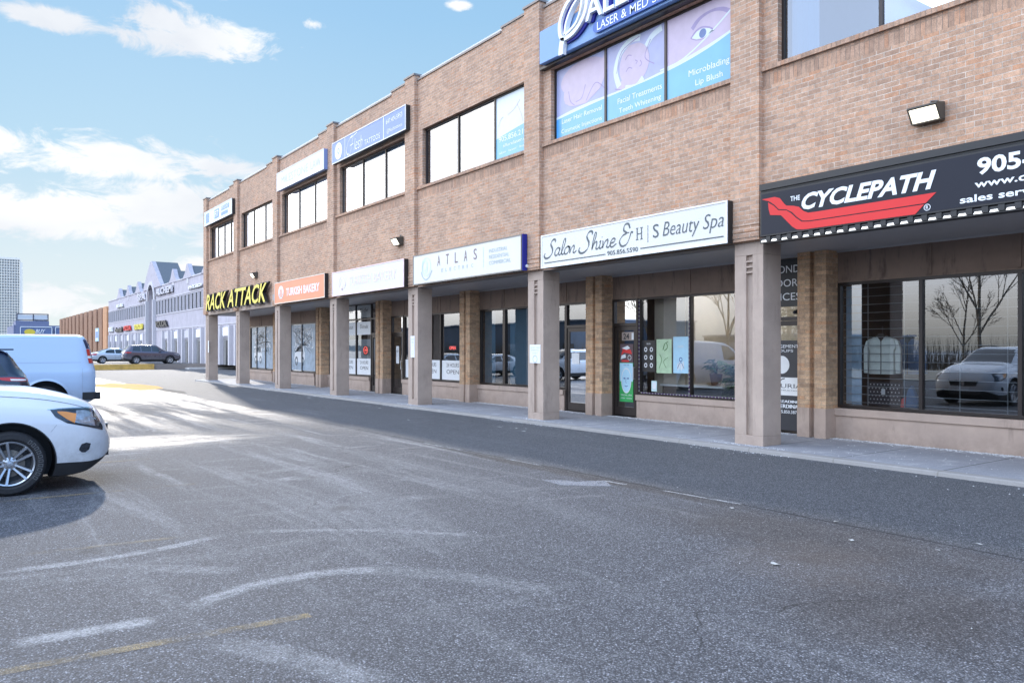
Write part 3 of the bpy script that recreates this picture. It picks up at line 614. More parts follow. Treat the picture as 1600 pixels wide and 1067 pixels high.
def palm(loc, h, nfr, ln, label, seed, base=.0):
    rnd = random.Random(seed); o = thing('potted_plant', label, 'plant', loc)
    x, y, z = loc
    p_ = MB(); p_.tube((x, y, z), (x, y, z + .26), .10, .14, 14); p_.build('pot', POT, o)
    st = MB(); lf = MB()
    for i in range(nfr):
        a = rnd.uniform(0, 6.28); hh = z + .26 + h * rnd.uniform(.15, .8); tip = rnd.uniform(.5, 1) * ln
        st.tube((x, y, z + .2), (x + .05 * math.cos(a), y + .05 * math.sin(a), hh), .008, .005, 5)
        for k in range(14):
            t_ = k / 13; px = x + math.cos(a) * tip * t_; py = y + math.sin(a) * tip * t_; pz = hh + .35 * ln * math.sin(t_ * 2.4) * .9
            for sg in (-1, 1):
                b2 = a + sg * rnd.uniform(.7, 1.2); l2 = .17 * (1 - .6 * abs(t_ - .4)) * rnd.uniform(.8, 1.2)
                q = Vector((px, py, pz)); e = q + Vector((math.cos(b2) * l2, math.sin(b2) * l2, -.04)); n_ = Vector((-math.sin(b2), math.cos(b2), .3)) * .012
                lf.add([q, (q + e) / 2 + n_, e, (q + e) / 2 - n_], [(0, 1, 2, 3)])
    st.build('stem', STEM, o); lf.build('leaves', LEAF, o); return o
palm((13.42, 10.85, .08), 1.15, 90, .36, 'tall bushy palm in a clay pot at the right end of the salon window', 3)
palm((13.6, 11.55, .86), .30, 12, .30, 'small spiky plant in a pot standing on the salon counter', 5)

# clothing display in the near shop
CLOTH = plain('white_jersey_cloth', (.80, .84, .76), .85, var=.08, scale=9, bump=.4, bscale=14); DENIM = plain('blue_cloth', (.06, .13, .26), .85, var=.2, scale=8, bump=.4, bscale=12)
def garment(name, label, y, x, z, m, m2, w=.30, h=.62):
    o = thing(name, label, 'shirt', (x, y, z - h))
    def shell(pl, th, nm, mt):
        s_ = MB(); s_.prism(pl, lambda a, b_, d: (x + d, y - a, z + b_), -th, th); s_.build(nm, mt, o, bevel=.012, smooth=40)
    shell([(-.07, 0), (-w * .62, -.045), (-w * .72, -.20), (-w * .60, -.24), (-w * .62, -h), (w * .62, -h), (w * .60, -.24), (w * .72, -.20), (w * .62, -.045), (.07, 0), (0, -.07)], .05, 'torso', m)
    for s_ in (-1, 1): shell([(s_ * w * .62, -.045), (s_ * w * .72, -.20), (s_ * w * .66, -.26), (s_ * w * .68, -h * .98), (s_ * w * .92, -h * .98), (s_ * w * .93, -.22), (s_ * w * .80, -.08)], .035, 'sleeve', m)
    k_ = MB(); k_.prism([(-.07, 0), (0, -.10), (.07, 0), (.045, .05), (-.045, .05)], lambda a, b_, d: (x + d, y - a, z + b_), -.056, -.051); k_.build('collar', BLACK, o)
    k_ = MB(); k_.box(x - .055, x - .051, y - .006, y + .006, z - h, z - .08); 
    for q in (.03, -.03): pass
    k_.build('zip', BLACK, o)
    k_ = MB(); k_.tube((x, y, z + .02), (x, y, z + .17), .008, n=6); k_.tube((x, y - .19, z - .03), (x, y, z + .04), .008, n=6); k_.tube((x, y + .19, z - .03), (x, y, z + .04), .008, n=6); k_.build('hanger', BLACK, o)
    return o
garment('cycling_jersey', 'pale cycling jacket with dark zip hanging in the bicycle shop window', 7.55, 13.22, 1.88, CLOTH, BLACK, w=.36, h=.66)
garment('cycling_jersey', 'blue cycling top hanging directly behind the pale jacket', 7.30, 13.62, 1.84, DENIM, BLACK, w=.34, h=.62)
dp_ = thing('dotted_shorts', 'dark cloth with white dots on a stand beneath the pale jacket', 'clothing', (13.38, 7.6, .62))
k = MB(); k.box(13.34, 13.42, 7.30, 7.92, .66, 1.08); k.build('cloth', plain('dark_cloth', (.02, .025, .04), .9), dp_, bevel=.02)
k = MB(); F = Face(13.34, 7.92, .66)
for a in range(9):
    for b_ in range(6): F.disc(k, .05 + a * .065 + (b_ % 2) * .03, .05 + b_ * .065, .011, .011, .002, n=8)
F.rect(k, .28, .35, .20, .30, .003); k.build('dot_print', WHITE, dp_)
k = MB(); k.box(13.36, 13.40, 7.58, 7.62, .08, .66); k.build('stand', BLACK, dp_)
pd = thing('display_shoe', 'blue and red cycling gloves bundle beside the dotted cloth', 'gloves', (13.4, 7.1, .66))
k = MB(); k.prism([(-.12, 0), (.10, 0), (.12, .10), (.05, .26), (0, .38), (-.06, .30), (-.10, .14)], lambda a, b_, d: (13.40 + d, 7.12 - a, .66 + b_), -.05, .05, 0); k.build('glove_body', DENIM, pd, bevel=.015)
k = MB(); k.prism([(-.14, .0), (-.08, 0), (-.06, .18), (-.12, .14)], lambda a, b_, d: (13.33 + d, 7.14 - a, .66 + b_), -.02, .02, 0); k.build('cuff', SRED, pd)
# security grille of thin bars behind the bicycle shop glass
k = MB(); 
for j in range(15): k.tube((XI + .13, pier_hi(7), .72 + j * .143), (XI + .13, 8.2, .72 + j * .143), .006, n=5)
for yy in (7.75, 7.1, 6.2, 5.5, 4.7, 4.2): k.tube((XI + .137, yy, .66), (XI + .137, yy, 2.8), .008, n=5)
k.build('security_grille', plain('grille_steel', (.33, .35, .36), .35, .5, var=.1), B)
MB().box(XI + .18, XI + .20, 7.9, 8.19, .68, 2.78).build('display_panel', plain('pale_blue_panel', (.28, .42, .55), .5), B)
# teal blinds in the empty unit
k = MB(); k.box(XI + .16, XI + .18, 17.5, 18.68, .66, 2.8); k.box(XI + .16, XI + .18, 19.45, 20.0, .66, 2.8); k.build('roller_blind', TEAL, B)
k = MB(); k.box(XI + .2, XI + .22, 36.35, 37.15, .7, 2.8); k.box(XI + .2, XI + .22, 38.9, 42.4, .7, 2.8); k.box(XI + .2, XI + .22, 27.7, 31.6, .7, 2.05); k.build('roller_blind', plain('grey_blind', (.42, .46, .48), .6), B)

# ------------------------------------------------------------------ signs
def sign(name, label, yfar, ynear, z0, z1, face, side, dep=.25, border=None, x=A, cat='sign'):
    o = thing(name, label, cat, (x - dep, yfar, z0))
    c = MB(); c.box(x - dep, x - .115 if x == A else x - .01, ynear, yfar, z0, z1); c.build('casing', side, o, bevel=.008)
    fr = .03
    fm = MB(); fm.box(x - dep - .004, x - dep - .0005, ynear + fr, yfar - fr, z0 + fr, z1 - fr); fm.build('face_panel', face, o)
    if border:
        k = MB()
        for a, b_, c_, d_ in ((ynear, yfar, z0, z0 + fr), (ynear, yfar, z1 - fr, z1), (ynear, ynear + fr, z0 + fr, z1 - fr), (yfar - fr, yfar, z0 + fr, z1 - fr)):
            k.box(x - dep - .016, x - dep - .001, a, b_, c_, d_)
        k.build('border', border, o)
    return o, Face(x - dep - .004, yfar, z0)
# bicycle shop
yf = 8.12; o, F = sign('shop_sign', 'black bicycle shop sign with red swoosh over the nearest shop window', yf, 2.0, 3.45, 4.16, SNAVY, BLACK)
k = Words(); F.text(k, 'CYCLEPATH', .77, 2.80, .325, .575, shear=.30, off=.036); F.text(k, 'THE', .57, .74, .49, .565, off=.014)
F.text(k, '905-856-5005', 3.31, 5.25, .40, .62, off=.03); F.text(k, 'www.cyclepathvaughan.com', 3.28, 5.65, .215, .34, off=.02); F.text(k, 'sales service repairs rentals', 3.10, 5.45, .045, .165, off=.02)
kr = k.new(); F.disc(kr, 2.68, .09, .045, .045, .006, r0=.82, n=20); F.text(kr, 'R', 2.663, 2.697, .067, .113, off=.01); k.build('lettering', SLIT, o)
k = MB()
up = [(.04, .60), (.28, .60), (.36, .56), (.42, .46), (.50, .41), (.62, .38), (.72, .30), (.84, .235), (2.93, .235), (2.72, .125)]
lo = [(.12, .52), (.22, .50), (.30, .42), (.36, .37), (.50, .34), (.60, .24), (.68, .16), (.80, .115)]
F.poly(k, [(.04, .60), (.28, .605), (.38, .57), (.46, .47), (.50, .435), (.62, .415), (.72, .385), (.80, .31), (.88, .272), (1.0, .268), (2.80, .272), (2.66, .150), (.90, .150), (.78, .165), (.68, .24), (.60, .32), (.50, .375), (.36, .40), (.28, .48), (.18, .55)], .005)
F.poly(k, [(.16, .535), (.27, .465), (.35, .385), (.50, .36), (.585, .305), (.67, .225), (.77, .15), (.90, .135), (2.64, .135), (2.52, .020), (.80, .028), (.68, .045), (.60, .10), (.50, .20), (.40, .30), (.20, .33), (.17, .43)], .0055)
k.build('swoosh', SRED, o)
k = MB(); k.box(A - .27, A - .12, 2.0, yf, 4.19, 4.29); k.box(A - .24, A - .16, 2.0, yf, 4.163, 4.19); k.build('upper_light_rail', BLACK, o)
k = MB(); k.box(A - .275, A - .10, 2.0, yf - .02, 3.345, 3.43); 
for j in range(31): k.box(A - .295, A - .276, yf - .15 - j * .19 - .075, yf - .15 - j * .19, 3.365, 3.44)
k.build('lower_light_rail', BLACK, o)
RR = emit('rail_reflector_white', (1, 1, .95), .9)
for j in range(31): k = MB(); k.prism([(-.055, 0), (.055, 0), (.04, .028), (-.04, .028)], lambda a, b, d: (d, yf - .10 - j * .19 + a, 3.362 + b), A - .2825, A - .277); k.build('reflector', RR, o)

# salon
yf = 13.91; o, F = sign('shop_sign', 'white beauty salon sign with grey script lettering above door 24', yf, 8.77, 3.43, 4.15, SWHITE, BLACK, border=WHITE)
NIB = (.22, .9)
k = MB(); sg = .26
def script(items, u0, v0, sc, wd=.035, slant=.22):
    for st in items: F.stroke(k, [(u0 + (a + slant * b_) * sc, v0 + b_ * sc) for a, b_ in st], wd, .006, nib=NIB)
S_ = [[(.95, 1.25), (.98, 1.42), (.78, 1.55), (.50, 1.46), (.36, 1.20), (.50, .95), (.70, .70), (.72, .38), (.48, .08), (.10, -.06), (-.25, .0), (-.42, .22), (-.30, .40)]]
def low(ch):
    return {'a': [[(.48, .62), (.25, .66), (.02, .38), (.06, .04), (.28, .02), (.50, .34), (.54, .64)], [(.54, .64), (.46, .12), (.60, .0), (.80, .16)]],
            'l': [[(0, .12), (.26, .7), (.34, 1.25), (.22, 1.38), (.10, 1.0), (.06, .2), (.22, .0), (.40, .14)]],
            'o': [[(.30, .66), (.04, .44), (.06, .06), (.30, .0), (.50, .26), (.46, .58), (.30, .66), (.60, .56)]],
            'n': [[(.02, .60), (.08, .0)], [(.08, .05), (.22, .48), (.44, .64), (.50, .40), (.44, .08), (.60, .0), (.78, .18)]],
            'h': [[(.0, .1), (.22, .8), (.26, 1.3), (.12, 1.3), (.04, .6), (.04, .0)], [(.06, .05), (.20, .48), (.40, .62), (.46, .40), (.42, .08), (.56, .0), (.72, .16)]],
            'i': [[(.0, .5), (.10, .62), (.06, .1), (.18, .0), (.34, .14)], [(.16, .88), (.20, .92)]],
            'e': [[(.04, .30), (.34, .36), (.40, .58), (.20, .64), (.02, .36), (.08, .04), (.30, .0), (.58, .20)]]}[ch]
def word(chars, u0, v0, sc, adv, hx=1.28):
    u = u0
    for ch in chars:
        for st in low(ch): F.stroke(k, [(u + (a * hx + .22 * b_) * sc, v0 + b_ * sc) for a, b_ in st], .036, .006, nib=(.34, .9))
        u += adv[ch] * sc * hx
ADV = dict(a=.72, l=.36, o=.56, n=.74, h=.70, i=.30, e=.52)
script(S_, .20, .22, .24, .05); word('alon', .47, .24, .235, ADV); k.build('lettering', SGREY, o); k = MB()
script(S_, 1.38, .22, .26, .05); word('hine', 1.68, .24, .245, ADV); k.build('lettering', SGREY, o); k = MB()
F.stroke(k, [(2.80, .54), (2.76, .63), (2.66, .62), (2.63, .52), (2.71, .46), (2.60, .42), (2.51, .32), (2.57, .22), (2.71, .25), (2.80, .38), (2.83, .46), (2.88, .45)], .042, .006, nib=NIB); F.stroke(k, [(2.69, .46), (2.78, .46)], .02); k.build('lettering', SGREY, o); k = MB()
for a, b_ in ((2.985, 3.01), (3.10, 3.125)): F.rect(k, a, b_, .29, .52, .006)
F.rect(k, 3.01, 3.10, .395, .412, .006)
for u in (2.962, 3.077): 
    for v in (.29, .507): F.rect(k, u, u + .07, v, v + .013, .0065)
F.rect(k, 3.275, 3.285, .22, .54, .006)
k.build('lettering', SGREY, o); k = Words(); F.text(k, 'S', 3.41, 3.56, .28, .53, off=0); F.text(k, 'Beauty', 3.66, 4.53, .20, .54, shear=.25, off=-.008); F.text(k, 'Spa', 4.61, 5.06, .21, .54, shear=.25, off=-.008)
F.rect(k.new(), .11, 2.10, .098, .118, .006); F.rect(k.new(), 3.08, 5.06, .112, .132, .006); F.text(k, '905.856.5590', 2.16, 3.02, .075, .165, off=.01)
k.build('lettering', SGREY, o)
MB().tube((A - .2, 9.02, 3.52), (A - .2, 9.05, 3.52), .03, n=10).build('bolt', WHITE, o)

# electric contractor
yf = 19.85; o, F = sign('shop_sign', 'pale electric company sign with blue end panel above the empty unit', yf, 14.64, 3.45, 4.28, SWHITE, FRAME2, border=FRAME2)
k = MB()
for j, ch in enumerate('ATLAS'): F.text(k, ch, 1.37 + j * .45, 1.37 + j * .45 + .15, .43, .70, off=.002)
k.build('lettering', acrylic('letter_mauve_grey', (.22, .17, .18), .4), o)
k = Words(); ke = k.new()
for j, ch in enumerate('ELECTRIC'): F.text(ke, ch, 1.58 + j * .212, 1.58 + j * .212 + (.09 if ch != 'I' else .03), .25, .34)
for j, w_ in enumerate(('INDUSTRIAL', 'RESIDENTIAL', 'COMMERCIAL')): F.text(k, w_, 3.87, 4.64 + .07 * j, .53 - j * .145, .62 - j * .145)
F.stroke(k.new(), [(.48, .34), (.54, .22), (.66, .13), (.78, .11), (.92, .17), (1.08, .34)], .035, .006); k.build('small_lettering', SPALE, o)
k = MB(); F.disc(k, .76, .46, .26, .26, .005, r0=.9); F.disc(k, .68, .46, .16, .20, .005, r0=.85); F.stroke(k, [(.55, .5), (.68, .62), (.80, .5), (.68, .34), (.55, .5)], .03); F.rect(k, 3.6, 3.62, .2, .7)
k.build('emblem', acrylic('letter_pale_mint', (.62, .76, .74), .3), o)
k = MB(); k.box(A - .25, A - .13, 14.605, 14.635, 3.45, 4.28); k.build('end_panel', SINDIGO, o); MB().tube((A - .14, 14.57, 3.55), (A - .14, 14.605, 3.55), .035).build('bolt', WHITE, o)

# white bakery sign
yf = 25.66; o, F = sign('shop_sign', 'glossy white bakery sign with almost invisible pink lettering', yf, 20.4, 3.45, 4.26, SWHITE, BLACK, border=plain('pale_pink_border', (.80, .62, .62), .4))
k = MB(); F.text(k, 'TURKISH BAKERY', 1.35, 4.8, .27, .57, off=.006); F.disc(k, .85, .42, .30, .24, .005, r0=.86); F.stroke(k, [(.62, .30), (.74, .50), (.85, .56), (.98, .5), (1.1, .3)], .05); F.rect(k, .8, .9, .14, .36); k.build('lettering', SPINK, o)
# orange bakery sign
yf = 31.56; o, F = sign('shop_sign', 'orange bakery sign with white lettering beside the yellow channel letters', yf, 26.33, 3.46, 4.31, SORANGE, BLACK, border=plain('cream_border', (.75, .62, .50), .4))
k = MB(); F.text(k, 'TURKISH BAKERY', 1.34, 4.76, .26, .56, off=.02); F.disc(k, .75, .44, .30, .25, .005, r0=.82); F.stroke(k, [(.52, .36), (.58, .52), (.75, .60), (.92, .52), (.98, .36)], .07)
for q in (.62, .75, .88): F.rect(k, q - .02, q + .02, .18, .50)
k.build('lettering', SLIT, o)
# yellow channel letters on the wall
yf = 42.1; o = thing('channel_letter_sign', 'yellow slanted channel letters with black sides at the far corner', 'sign', (A - .14, yf, 3.6)); F = Face(A - .13, yf, 3.62)
k = MB(); 
for wd_, u0, u1 in (('RACK', .0, 3.6), ('ATTACK', 3.85, 9.55)):
    F.text(k, wd_, u0, u1, .0, .80, shear=.28, off=.015, w=.005, depth=.13, mi=0, side=1)
k.build('letters', [SYEL, BLACK], o)
k = MB(); 
for wd_, u0, u1 in (('RACK', -.06, 3.68), ('ATTACK', 3.78, 9.64)):
    F.text(k, wd_, u0, u1, -.05, .85, shear=.28, off=.06, w=-.02, depth=.10, mi=0, side=0)
k.build('black_outline', BLACK, o)
k = MB(); k.box(A - .13, A - .003, 31.75, 32.2 - .01, 3.66, 3.9); k.build('power_box', plain('grey_box', (.35, .33, .33), .6), o)

# upper signs
def upsign(label, yfar, ynear, face, side, border): return sign('shop_sign', label, yfar, ynear, 7.94, 8.66, face, side, border=border)
yf = 42.4; o, F = upsign('small white and blue sign above the farthest upper window', yf, 37.5, acrylic('sign_pale_blue', (.60, .74, .84)), BLACK, WHITE)
k = MB(); F.rect(k, .3, .9, .12, .60, .005); F.rect(k, 1.9, 2.7, .14, .58, .005); F.rect(k, 3.1, 4.4, .38, .60, .005); F.rect(k, 3.1, 4.2, .14, .30, .005); k.build('blue_blocks', SBLUE, o)
k = Words(); F.text(k, 'FIT', 2.0, 2.6, .22, .50, w=.009, off=.01); F.text(k, 'STUDIO', 3.2, 4.3, .42, .56, w=.009); F.stroke(k.new(), [(1.1, .12), (1.4, .5), (1.7, .12)], .09); k.build('lettering', SLIT, o)
yf = 31.3; o, F = upsign('white law office sign with lilac end above an upper window', yf, 26.4, SWHITE, SPERI, WHITE)
k = Words(); F.text(k, 'MILESTONE', .5, 3.4, .20, .50, off=-.005); F.text(k, 'LAW', 3.65, 4.6, .20, .50, off=-.005); k.build('lettering', acrylic('letter_faint_grey', (.52, .56, .60), .3), o)
yf = 25.66; o, F = upsign('periwinkle tattoo studio sign with round emblem and white border', yf, 20.29, SPERI, BLACK, WHITE)
k = MB(); F.disc(k, .55, .36, .30, .28, .006, r0=.0); F.text(k, 'TATTOOS', 2.6, 3.70, .12, .28, off=-.002); F.rect(k, 1.07, 1.10, .03, .69, .006); F.rect(k, 3.93, 3.97, .03, .69, .006)
F.text(k, '647.404.5953', 4.12, 5.16, .42, .56); F.text(k, '@fleshtattoos', 4.16, 5.16, .12, .27)
for st in ([(1.75, .60), (1.6, .62), (1.35, .48), (1.22, .26), (1.30, .08), (1.42, .12)], [(1.55, .58), (1.85, .62), (2.05, .66)], [(1.75, .60), (1.62, .3), (1.5, .08), (1.40, .04)], [(1.5, .34), (1.75, .36)]): F.stroke(k, st, .035, .006, nib=(.3, .9))
F.text(k, 'lesh', 1.80, 2.45, .12, .50, shear=.3, off=-.01); k.build('lettering', SLIT, o)
k = MB(); F.disc(k, .55, .36, .10, .10, .008, r0=.6); F.disc(k, .55, .36, .24, .22, .008, r0=.93); k.build('emblem', SPERI, o)

# laser clinic sign
yf = 13.98; o = thing('shop_sign', 'large blue laser clinic sign with raised white leaf emblem and letters', 'sign', (A - .25, yf, 7.94)); F = Face(A - .25, yf, 7.94)
MB().box(A - .25, A - .115, 8.5, yf, 7.94, 8.66).build('casing', acrylic('sign_sky_blue', (.22, .36, .62), .25), o, bevel=.01)
k = MB(); k.box(A - .13, A - .002, 8.9, yf + .15, 7.88, 7.937); k.build('bracket_rail', FRAME, o)
k = MB()
lf = [(.95, .22), (.86, .36), (.86, .62), (1.05, .90), (1.38, 1.06), (1.68, 1.04), (1.72, .74), (1.60, .46), (1.30, .26), (.95, .22)]
F.stroke(k, lf, .085, .02, th=.10); F.stroke(k, [(1.02, .28), (1.08, .54), (1.28, .80), (1.56, .94), (1.55, .68), (1.38, .42), (1.02, .28)], .05, .02, th=.11)
F.stroke(k, [(.95, .26), (.90, .05), (.89, -.08)], .14, .02, th=.10)
F.text(k, 'ALLURE', 1.70, 4.20, .33, .80, w=.03, depth=.10, off=.008); k.build('raised_letters', SLIT, o)
k = MB(); F.stroke(k, [(a + .07, b_ - .03) for a, b_ in lf], .12, .002, th=.05); F.text(k, 'ALLURE', 1.77, 4.27, .31, .77, w=.005, depth=.05, off=.012); k.build('letter_backing', SINDIGO, o)
k = MB(); n_ = 12; cap = [(2.00 + .15 * math.cos(t), .17 + .12 * math.sin(t)) for t in [math.pi / 2 + math.pi * i / n_ for i in range(n_ + 1)]] + [(4.1, .05), (4.1, .29)]
F.poly(k, cap, .01, th=.05); k.build('plaque', acrylic('sign_royal_blue', (.08, .16, .45), .25), o)
k = Words(); F.text(k, 'LASER', 1.99, 2.61, .085, .25, w=.066, off=.004); F.text(k, '&', 2.69, 2.84, .085, .25, w=.066, off=.004); F.text(k, 'MED', 2.93, 3.42, .085, .25, w=.066, off=.004); F.text(k, 'SPA', 3.52, 3.98, .085, .25, w=.066, off=.004); k.build('plaque_lettering', SLIT, o)

# ------------------------------------------------------------------ window films and posters
def film(o, y0, y1, z0, z1, col, name='window_film', x=A + .127): 
    k_ = MB(); k_.add([(x, y0, z0), (x, y1, z0), (x, y1, z1), (x, y0, z1)], [(0, 3, 2, 1)]); return k_.build(name, col, o)
PINKF = plain('film_pink', (.52, .40, .50), .35, var=.10, scale=1.6); LILF = plain('film_lilac', (.36, .38, .58), .35, var=.12, scale=1.8); CYAF = plain('film_cyan', (.17, .42, .58), .35, var=.06, scale=2)
LINE = plain('film_violet_line', (.30, .24, .42), .4, var=.1); SKINF = plain('film_skin', (.50, .41, .52), .35, var=.06); PALEF = plain('film_white', (.60, .68, .72), .35, var=.03); DKB = plain('film_dark_blue', (.10, .16, .34), .4); MIDB = plain('film_blue', (.08, .34, .72), .35)
w5 = UP[5]; zb, zt_ = ZW0 + .05, ZW1 - .05; y0, y1 = YR[6] + CW + .07, YR[5] - .33
ms = [y0 - .05 + (y1 - y0 + .1) * (j + 1) / 3 for j in range(2)]
film(w5, y0, y1, zb, zt_, LILF); F = Face(A + .125, y1, zb); Wd = y1 - y0
swoosh = lambda u: .42 + .10 * (u / Wd) + .30 * (u / Wd) ** 4 * 1.2 + .04 * math.sin(u)
def band(o, F, f0, f1, ua, ub, m, w, nm='film_swoosh'):
    n_ = 40; us = [ua + (ub - ua) * i / n_ for i in range(n_ + 1)]; k_ = MB()
    k_.add([F(u, f0(u), w) for u in us] + [F(u, f1(u), w) for u in us], [(i, i + 1, n_ + 2 + i, n_ + 1 + i) for i in range(n_)]); k_.build(nm, m, o)
k = MB(); F.poly(k, [(2 * Wd / 3, .3), (Wd, .3), (Wd, 1.5), (2 * Wd / 3, 1.5)], .001); F.disc(k, .9, 1.15, .75, .35, .001); F.disc(k, .75, .85, .5, .28, .0012); F.disc(k, 2.45, .95, .42, .40, .0012); F.disc(k, 2.30, .60, .35, .14, .0014)
F.poly(k, [(2.10, 1.22), (2.30, 1.36), (2.56, 1.34), (2.76, 1.16), (2.80, .94), (2.66, .72), (2.44, .60), (2.22, .68), (2.06, .90)], .00145)
F.poly(k, [(.25, .95), (.6, 1.05), (1.0, .95), (1.35, 1.15), (1.65, 1.5), (1.68, 1.1), (1.45, .75), (1.0, .55), (.6, .58), (.3, .7)], .0015)
k.build('film_skin_tone', SKINF, w5)
k = MB(); F.stroke(k, [(2.02, .62), (1.92, .95), (2.05, 1.28), (2.36, 1.45), (2.62, 1.42)], .13, .0016); F.stroke(k, [(2.2, .55), (2.5, .50), (2.7, .62)], .10, .0016); F.stroke(k, [(2.78, 1.2), (2.95, 1.35), (3.2, 1.42)], .12, .0015); k.build('film_towel', PALEF, w5)
band(w5, F, lambda u: 0, swoosh, 0, Wd, CYAF, .002); band(w5, F, swoosh, lambda u: swoosh(u) + .05 + .02 * math.sin(u * 2), 0, Wd, PALEF, .0022)
k = MB()
for c_ in (((2.20, 1.10), (2.28, 1.17), (2.38, 1.14)), ((2.22, .86), (2.30, .92), (2.40, .88)), ((2.62, .98), (2.66, .90), (2.60, .86)), ((2.48, 1.02), (2.54, .98), (2.50, .94)), ((1.95, .9), (2.1, 1.3), (2.6, 1.45)), ((1.9, .6), (2.2, .52), (2.6, .55)), ((.42, .95), (.48, .72), (.62, .60)), ((.66, .66), (.86, .70), (.98, .95)), ((1.0, .6), (1.3, .9), (1.6, .7)), ((2.9, 1.3), (2.75, 1.0), (3.0, .8))): F.stroke(k, c_, .02, .0018)
# an eye with its brow on the third pane
F.stroke(k, [(3.92, .98), (4.05, 1.08), (4.2, 1.10), (4.36, 1.04), (4.46, .96)], .030, .002); F.stroke(k, [(3.92, .98), (4.06, .91), (4.24, .89), (4.46, .96)], .014, .002); F.stroke(k, [(3.95, 1.14), (4.12, 1.27), (4.38, 1.32), (4.62, 1.28), (4.80, 1.18)], .11, .002, nib=(.4, 0))
k.build('film_drawing', LINE, w5)
k = MB(); F.poly(k, [(3.94, .98), (4.06, 1.06), (4.2, 1.08), (4.35, 1.03), (4.44, .96), (4.24, .905), (4.06, .92)], .0024); F.stroke(k, [(3.15, .62), (3.7, .66), (4.3, .9), (Wd - .02, 1.25)], .03, .0024)
k.build('film_eye_white', PALEF, w5); k = MB(); F.disc(k, 4.20, .99, .082, .082, .0028); k.build('film_iris', DKB, w5)
k = Words(); F.text(k, 'Laser Hair Removal', .19, 1.50, .29, .39, w=.004); F.text(k, 'Cosmetic Injections', .17, 1.50, .05, .17, w=.004); F.text(k, 'Facial Treatments', 1.98, 3.20, .27, .38, w=.004); F.text(k, 'Teeth Whitening', 2.02, 3.18, .05, .18, w=.004)
F.text(k, 'Microblading', 3.87, 4.80, .26, .41, w=.004); F.text(k, 'Lip Blush', 4.03, 4.65, .06, .20, w=.004); k.build('film_lettering', WHITE, w5)
k = MB(); k.add([F(.0, 0, .003), F(.17, 0, .003), F(.17, .42, .003), F(.0, .42, .003)], [(0, 1, 2, 3)]); k.build('film_side_strip', MIDB, w5)
w4 = UP[4]; y1 = 16.24; y0 = YR[5] + CW + .07; F = Face(A + .125, y1, zb); film(w4, y0, y1, zb, zt_, PALEF); Wd4 = y1 - y0
band(w4, F, lambda u: 0, lambda u: .50 + .16 * u - .03 * u * u, 0, Wd4, CYAF, .002)
k = Words(); F.text(k, '905.856.2124', .12, Wd4 - .02, .40, .53, w=.004); F.text(k, 'allurelaser.ca', .3, 1.3, .25, .33, w=.004); F.text(k, 'skin  laser  body', .15, 1.35, .09, .16, w=.004); k.build('film_lettering', WHITE, w4)
k = MB(); F.stroke(k, [(.5, 1.0), (.8, 1.1), (1.0, 1.25)], .02, .0016); F.stroke(k, [(.9, 1.15), (1.05, .9), (1.12, .7)], .02, .0016); F.stroke(k, [(.1, .8), (.2, .95), (.3, 1.0)], .015); k.build('film_drawing', PINKF, w4)

def poster(name, label, y1, z0, w, h, base, draw=(), x=XI + .045, cat='poster', th=.003):
    o_ = thing(name, label, cat, (x, y1, z0)); k_ = MB(); k_.box(x - th, x, y1 - w, y1, z0, z0 + h); k_.build('sheet', base, o_)
    F_ = Face(x - th, y1, z0); by = {}
    for m_, fn in draw: fn(F_, by.setdefault(m_.name, (m_, MB()))[1])
    for m_, k2 in by.values(): k2.build('print', m_, o_)
    return o_
PBLUE = plain('poster_pale_blue', (.42, .66, .78), .4, var=.06, scale=6); PGRN = plain('poster_pale_green', (.45, .60, .38), .4, var=.12, scale=8); GREEN = plain('poster_green', (.03, .36, .09), .4, var=.2, scale=3)
PXL = plain('paper_white', (.75, .76, .76), .6, var=.03)
poster('poster', 'green and white poster with a line-drawn face on door 24', 13.94, .42, .46, .92, GREEN, x=XI + .014, draw=[
    (PBLUE, lambda F_, k_: (F_.rect(k_, .01, .45, .48, .91, .001), F_.disc(k_, .23, .50, .15, .27, .0015))),
    (PXL, lambda F_, k_: (F_.disc(k_, .23, .50, .17, .30, .002, r0=.9), F_.text(k_, 'FACIAL SPA', .05, .42, .14, .18, .003), F_.text(k_, 'relax  renew', .05, .42, .07, .11, .003))),
    (DKB, lambda F_, k_: (F_.disc(k_, .17, .55, .035, .018, .003), F_.disc(k_, .29, .55, .035, .018, .003), F_.stroke(k_, [(.23, .56), (.21, .46), (.25, .45)], .010, .003), F_.stroke(k_, [(.18, .38), (.23, .36), (.28, .38)], .018, .003), F_.text(k_, 'SKIN CARE', .14, .33, .85, .88, .003)))])
poster('door_number', 'dark number 24 on a pale strip at the top of the salon door glass', 13.86, 1.86, .50, .20, plain('number_backing', (.33, .26, .22), .5), x=XI + .014, draw=[(BLACK, lambda F_, k_: F_.text(k_, '24', .05, .25, .03, .17, .002, off=.02)), (PXL, lambda F_, k_: F_.rect(k_, .33, .44, .02, .18, .002))], cat='sign')
poster('poster', 'crumpled red and white picture sticker at the middle of the salon door', 13.92, 1.34, .44, .44, plain('sticker_dark', (.10, .06, .07), .5), x=XI + .014, draw=[
    (SRED, lambda F_, k_: (F_.poly(k_, [(.03, .16), (.14, .24), (.40, .20), (.36, .30), (.10, .34)], .001), F_.rect(k_, .05, .30, .02, .06, .001))),
    (PXL, lambda F_, k_: (F_.poly(k_, [(.06, .34), (.26, .40), (.34, .34), (.22, .30)], .002), F_.poly(k_, [(.02, .08), (.20, .12), (.18, .20), (.05, .17)], .002), F_.disc(k_, .32, .12, .06, .06, .002, r0=.8)))])
